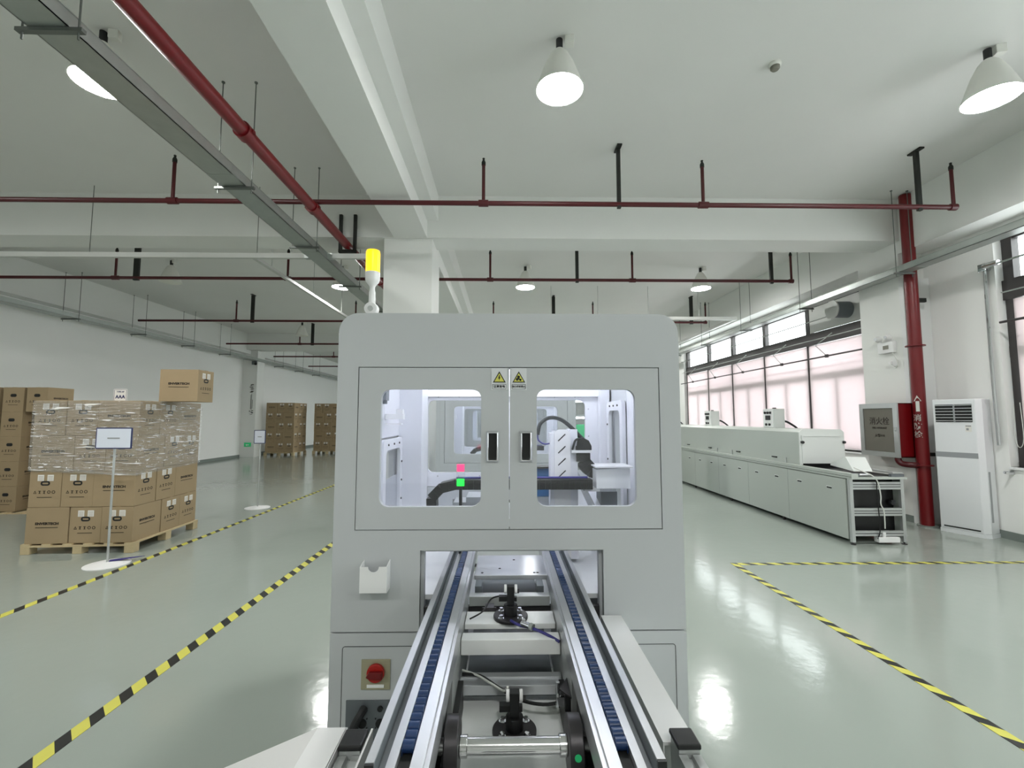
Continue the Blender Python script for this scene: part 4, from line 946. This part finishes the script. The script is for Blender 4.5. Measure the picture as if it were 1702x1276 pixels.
# hood with chamfered shoulders
HX0, HX1, HY = 4.35, 5.02, 6.63
hp = [(HX0,.885),(HX0,1.345),(HX0+.05,1.385),(HX1-.05,1.385),(HX1,1.345),(HX1,.885)]
hin = [(HX0+.02,.885),(HX1-.02,.885),(HX1-.02,1.0),(HX0+.02,1.0)]
b = MB(); b.prism([(HX0,.868)]+hp[1:-1]+[(HX1,.868),(HX1-.03,.868),(HX1-.03,1.0),(HX0+.03,1.0),(HX0+.03,.868)], 'y', HY, OY1); b.build('hood', 'oven', t)
b = MB(); b.prism([(HX0-.002,.79+.078)]+[(x,z+.003) for x,z in hp[1:-1]]+[(HX1+.002,.868),(HX1-.03,.868),(HX1-.03,.9),(HX0+.04,.9),(HX0+.04,.868)], 'y', HY-.012, HY); b = b.build('hood_end', 'oven_light', t)
e = MB(); e.box(HX0+.03, HX1-.03, HY-.024, HY-.012, .89, 1.3); e.box(HX0+.06, HX1-.1, HY-.034, HY-.024, 1.285, 1.292); e.build('end_flap', 'oven_light', b)
for x in (HX0+.035, HX1-.02): MB().cyl((x, HY-.012, 1.2), (x, HY-.05, 1.2), .02, 8).build('clamp_knob', 'black', b)
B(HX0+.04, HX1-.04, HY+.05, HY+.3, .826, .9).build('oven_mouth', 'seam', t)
for y in (7.24, 8.36, 9.51, 10.63):
    h = MB(); h.box(HX0-.02, HX0, y-.06, y+.06, .928, .945); h.build('pull_handle', 'black', t)
for y in (6.95, 8.6, 9.2, 10.88):
    h = MB(); h.box(HX0-.012, HX0, y-.012, y+.012, .86, .95); h.build('latch', 'alu_matte', t)
# loading end: inclined chute and profile frame
c = MB(); vs = [c.bm.verts.new(p) for p in ((4.36,5.62,.89),(4.60,5.62,.89),(4.45,5.86,1.05),(4.71,5.86,1.045),(4.55,6.28,.90),(4.86,6.28,.90),(4.55,6.28,.92),(4.86,6.28,.92))]
bmesh.ops.convex_hull(c.bm, input=vs); c.build('chute', 'oven_light', t)
b = MB(); b.box(OX0+.09, OX1-.02, 5.64, 6.9, .80, .83); b.build('conveyor_bed', 'dark_steel', t)
MB().cyl((4.34,5.6,.85),(4.55,5.6,.85),.014,12).build('end_roller', 'chrome', t, smooth=True)
b = MB(); b.box(4.82,4.95,5.58,6.5,.868,.88); b.build('side_guide', 'alu_matte', t); B(4.8,4.96,5.58,5.62,.80,.862).build('bearing_block', 'machine_dark', t); B(4.32,4.4,5.58,5.62,.80,.87).build('bearing_block', 'machine_dark', t)
for x in (OX0+.005, OX1-.045):
    p = MB(); p.box(x, x+.04, OY0-.02, OY0+.02, .03, .8); p.box(x+.014, x+.026, OY0-.0215, OY0-.02, .03, .8); p = p.build('frame_post', 'alu_matte', t)
    MB().lathe([(.0,0),(.03,0),(.03,.008),(.01,.014),(.01,.03),(.0,.03)], (x+.02, OY0, 0), 16).build('levelling_foot', 'dark_steel', p)
for z0, z1 in ((.67,.762),(.348,.44),(.105,.165)):
    r = MB(); r.box(OX0+.045, OX1-.045, OY0-.018, OY0+.018, z0, z1); r.build('frame_rail', 'alu_matte', t)
    g = MB()
    for k in range(2 if z1-z0 > .07 else 1): zz = z0+(z1-z0)*(k+1)/(3 if z1-z0 > .07 else 2); g.box(OX0+.045, OX1-.045, OY0-.0195, OY0-.018, zz-.004, zz+.004)
    g.build('rail_groove', 'dark_steel', t)
B(OX0+.03, OX1-.03, OY0+.12, OY0+.13, .1, .79).build('dark_interior_sheet', 'black', t)  # black sheet standing in for the unlit inside of the frame
for x in (OX0+.06, OX1-.14):
    MB().cyl((x+.04, OY0+.03, .50), (x+.04, OY0+.09, .50), .03, 14).build('cable_coil', 'rubber', t)
for y in (7.0, 8.6, 10.2, 11.8): MB().cyl((OX0+.03, y, 0), (OX0+.03, y, .056), .02, 12).build('levelling_foot', 'dark_steel', t)
tubeobj('power_cable', [(4.37,5.63,.94),(4.45,5.57,.89),(4.55,5.56,.84),(4.61,5.56,.76),(4.635,5.56,.6),(4.63,5.56,.5),(4.67,5.57,.42),(4.675,5.57,.3),(4.68,5.58,.2)], .007, 'lead', 'white cable hanging down the open end of the oven', 'cable')
tubeobj('power_cable', [(4.6,5.57,.79),(4.61,5.58,.5),(4.62,5.58,.2),(4.6,5.6,.07)], .006, 'black', 'black cable hanging down the oven end beside the white one', 'cable')
t = thing('power_strip', 'white power strip under the oven frame end', 'power strip', (4.75, 5.66, .05))
B(4.6,4.86,5.58,5.66,.03,.095).build('strip_body', 'white', t, bevel=.004); MB().cyl((4.68,5.6,.095),(4.68,5.6,.15),.02,12).build('plug', 'white', t)
# control boxes on the hood
def cbox(y, lab):
    t = thing('control_box', lab, 'control box', (4.84, y, 1.385), 'control boxes on the oven hood')
    B(4.75, 4.94, y, y+.34, 1.385, 1.72).build('enclosure', 'oven_light', t, bevel=.004)
    B(4.742, 4.75, y+.03, y+.31, 1.395, 1.71).build('face_plate', 'sheet_white', t)
    for i in range(3): MB().cyl((4.742,y+.09+i*.08,1.65),(4.722,y+.09+i*.08,1.65),.022,14).build('button', 'black', t)
    B(4.732,4.742,y+.1,y+.24,1.52,1.6).build('display', 'black', t)
    for i in range(2): MB().cyl((4.742,y+.12+i*.1,1.44),(4.722,y+.12+i*.1,1.44),.022,14).build('button', 'black', t)
    MB().cyl((4.85,y+.15,1.72),(4.85,y+.15,1.74),.03,16).build('top_gland', 'black', t)
    MB().tube([(4.94,y+.1,1.50),(5.0,y+.05,1.49),(5.06,y-.05,1.42),(5.08,y-.1,1.38)], .018, 8).build('conduit', 'rubber', t, smooth=True)
cbox(7.88, 'grey control box with black buttons on the oven, nearer one')
cbox(10.3, 'grey control box with black buttons on the oven, middle one')
cbox(12.9, 'grey control box on the oven hidden behind the machine edge')

# ------------------------------------------------------------------ hydrant cabinet
t = thing('hydrant_cabinet', 'red fire hydrant cabinet with silver glazed door on the column', 'fire cabinet', (5.9, 6.95, .97))
HXF = 5.856
b = MB(); b.box(HXF, 6.075, 6.62, 6.635, .97, 1.777); b.box(HXF, 6.1, 7.305, 7.32, .97, 1.777); b.box(HXF, 6.075, 6.62, 7.32, .97, .985); b.box(HXF, 6.075, 6.62, 7.32, 1.762, 1.777); b.box(6.06, 6.075, 6.62, 7.32, .97, 1.777); b.box(6.075, 6.12, 6.8, 7.2, 1.2, 1.5)
b.build('cabinet_body', 'red', t)
B(5.93, 5.94, 6.636, 7.304, .985, 1.762).build('back_liner', 'cab_inner', t)
b = MB(); b.plate([rect(6.615, 7.325, .966, 1.781), rrect(6.69, 7.25, 1.04, 1.705, .004)], 'x', HXF-.025, HXF); d = b.build('door', 'alu_matte', t, bevel=.004)
B(HXF-.016, HXF-.012, 6.68, 7.26, 1.03, 1.715).build('door_glass', 'cab_glass', d)
for s_, sz, zz in (('消火栓', .125, 1.5), ('FIRE HYDRANT', .04, 1.4), ('火警119', .052, 1.28)):
    MB().text(s_, sz, (HXF-.018, 6.95, zz), '-x', .001).build('door_lettering', 'ink', d)
B(HXF-.034, HXF-.025, 6.635, 6.66, 1.36, 1.42).build('latch', 'chrome', d)
# extinguisher box on the floor behind the oven
tag(B(5.45, 5.75, 6.75, 7.0, 0, .62).build('extinguisher_box', 'red', bevel=.004), 'dark red floor box between oven end and riser pipe', 'fire box')
# emergency light and plug
t = thing('emergency_light', 'white twin head emergency light on the column', 'emergency light', (6.08, 7.03, 2.6))
B(6.06,6.118,6.86,7.16,2.58,2.76).build('light_body', 'white', t, bevel=.012)
for y in (6.93, 7.12):
    o = MB().lathe([(.0,-.09),(.03,-.09),(.05,-.05),(.05,-.03),(.03,0),(.0,0)], (6.09,y,2.82), 18, 'x').build('lamp_head', 'white', t, smooth=True)
    MB().cyl((6.0-.004,y,2.82),(6.0,y,2.82),.028,14).build('lens', 'alu', o)
    MB().cyl((6.09,y,2.75),(6.09,y,2.8),.012,8).build('neck', 'white', t)
B(6.055,6.06,6.95,7.05,2.64,2.70).build('status_panel', 'cab_inner', t)
t = thing('wall_socket', 'small white plug and cable below the emergency light', 'socket', (6.1, 6.92, 2.4))
B(6.095,6.118,6.85,6.96,2.36,2.46).build('socket_plate', 'white', t, bevel=.003); B(6.06,6.095,6.93,6.97,2.4,2.44).build('plug', 'white', t)
MB().tube([(6.07,6.9,2.58),(6.06,6.84,2.5),(6.06,6.8,2.4),(6.06,6.84,2.33),(6.07,6.92,2.38)], .006, 6).build('lead', 'lead', t)

# ------------------------------------------------------------------ air conditioner
t = thing('air_conditioner', 'tall white floor standing air conditioner beside the red riser pipe', 'air conditioner', (0,0,0))
w_, d_, h_ = .25, .132, 1.81
def foot(r=.05): return [(-w_,-d_+.0),(w_-.05,-d_),(w_,-d_+.06),(w_,d_),(-w_,d_)]
b = MB(); b.prism(foot(), 'z', .05, h_); b.build('cabinet', 'ac', t, bevel=.01)
b = MB(); b.prism([(x*1.01, y*1.02) for x, y in foot()], 'z', 0, .05); b.build('plinth', 'ac', t)
b = MB(); b.box(-w_+.03, w_-.08, -d_-.006, -d_+.01, 1.5, 1.74); g = b.build('grille_recess', 'seam', t)
for k in range(6): B(-w_+.03, w_-.08, -d_-.016, -d_-.004, 1.515+k*.042, 1.521+k*.042).build('louvre', 'ac', t)
B(-.02, -.005, -d_-.018, -d_-.004, 1.5, 1.74).build('louvre_rib', 'ac_grey', t)
B(-w_+.0, w_-.05, -d_-.004, -d_+.004, 1.02, 1.09).build('trim_band', 'ac_grey', t)
B(-w_+.01, w_-.055, -d_-.003, -d_+.002, .12, 1.02).build('front_panel', 'ac', t, bevel=.002)
B(-w_+.04, w_-.08, -d_-.004, -d_, .075, .092).build('intake_slot', 'seam', t)
b = MB(); b.box(.09, .155, -d_-.002, -d_, 1.37, 1.46); b.mi = 1; b.box(.095,.15,-d_-.003,-d_-.002,1.44,1.455); b.box(.1,.125,-d_-.003,-d_-.002,1.39,1.42); b.build('energy_label', ['paper', 'ac_grey'], t)
b = MB(); b.box(w_-.002, w_+.003, -d_+.09, -d_+.13, .2, .85); b.build('side_strip', 'ac_grey', t)
for k in bpy.data.objects:
    if k.parent == t: WO[k.name] = Vector()
t.location = (6.272, 6.10, 0); t.rotation_euler = (0, 0, math.radians(-69))
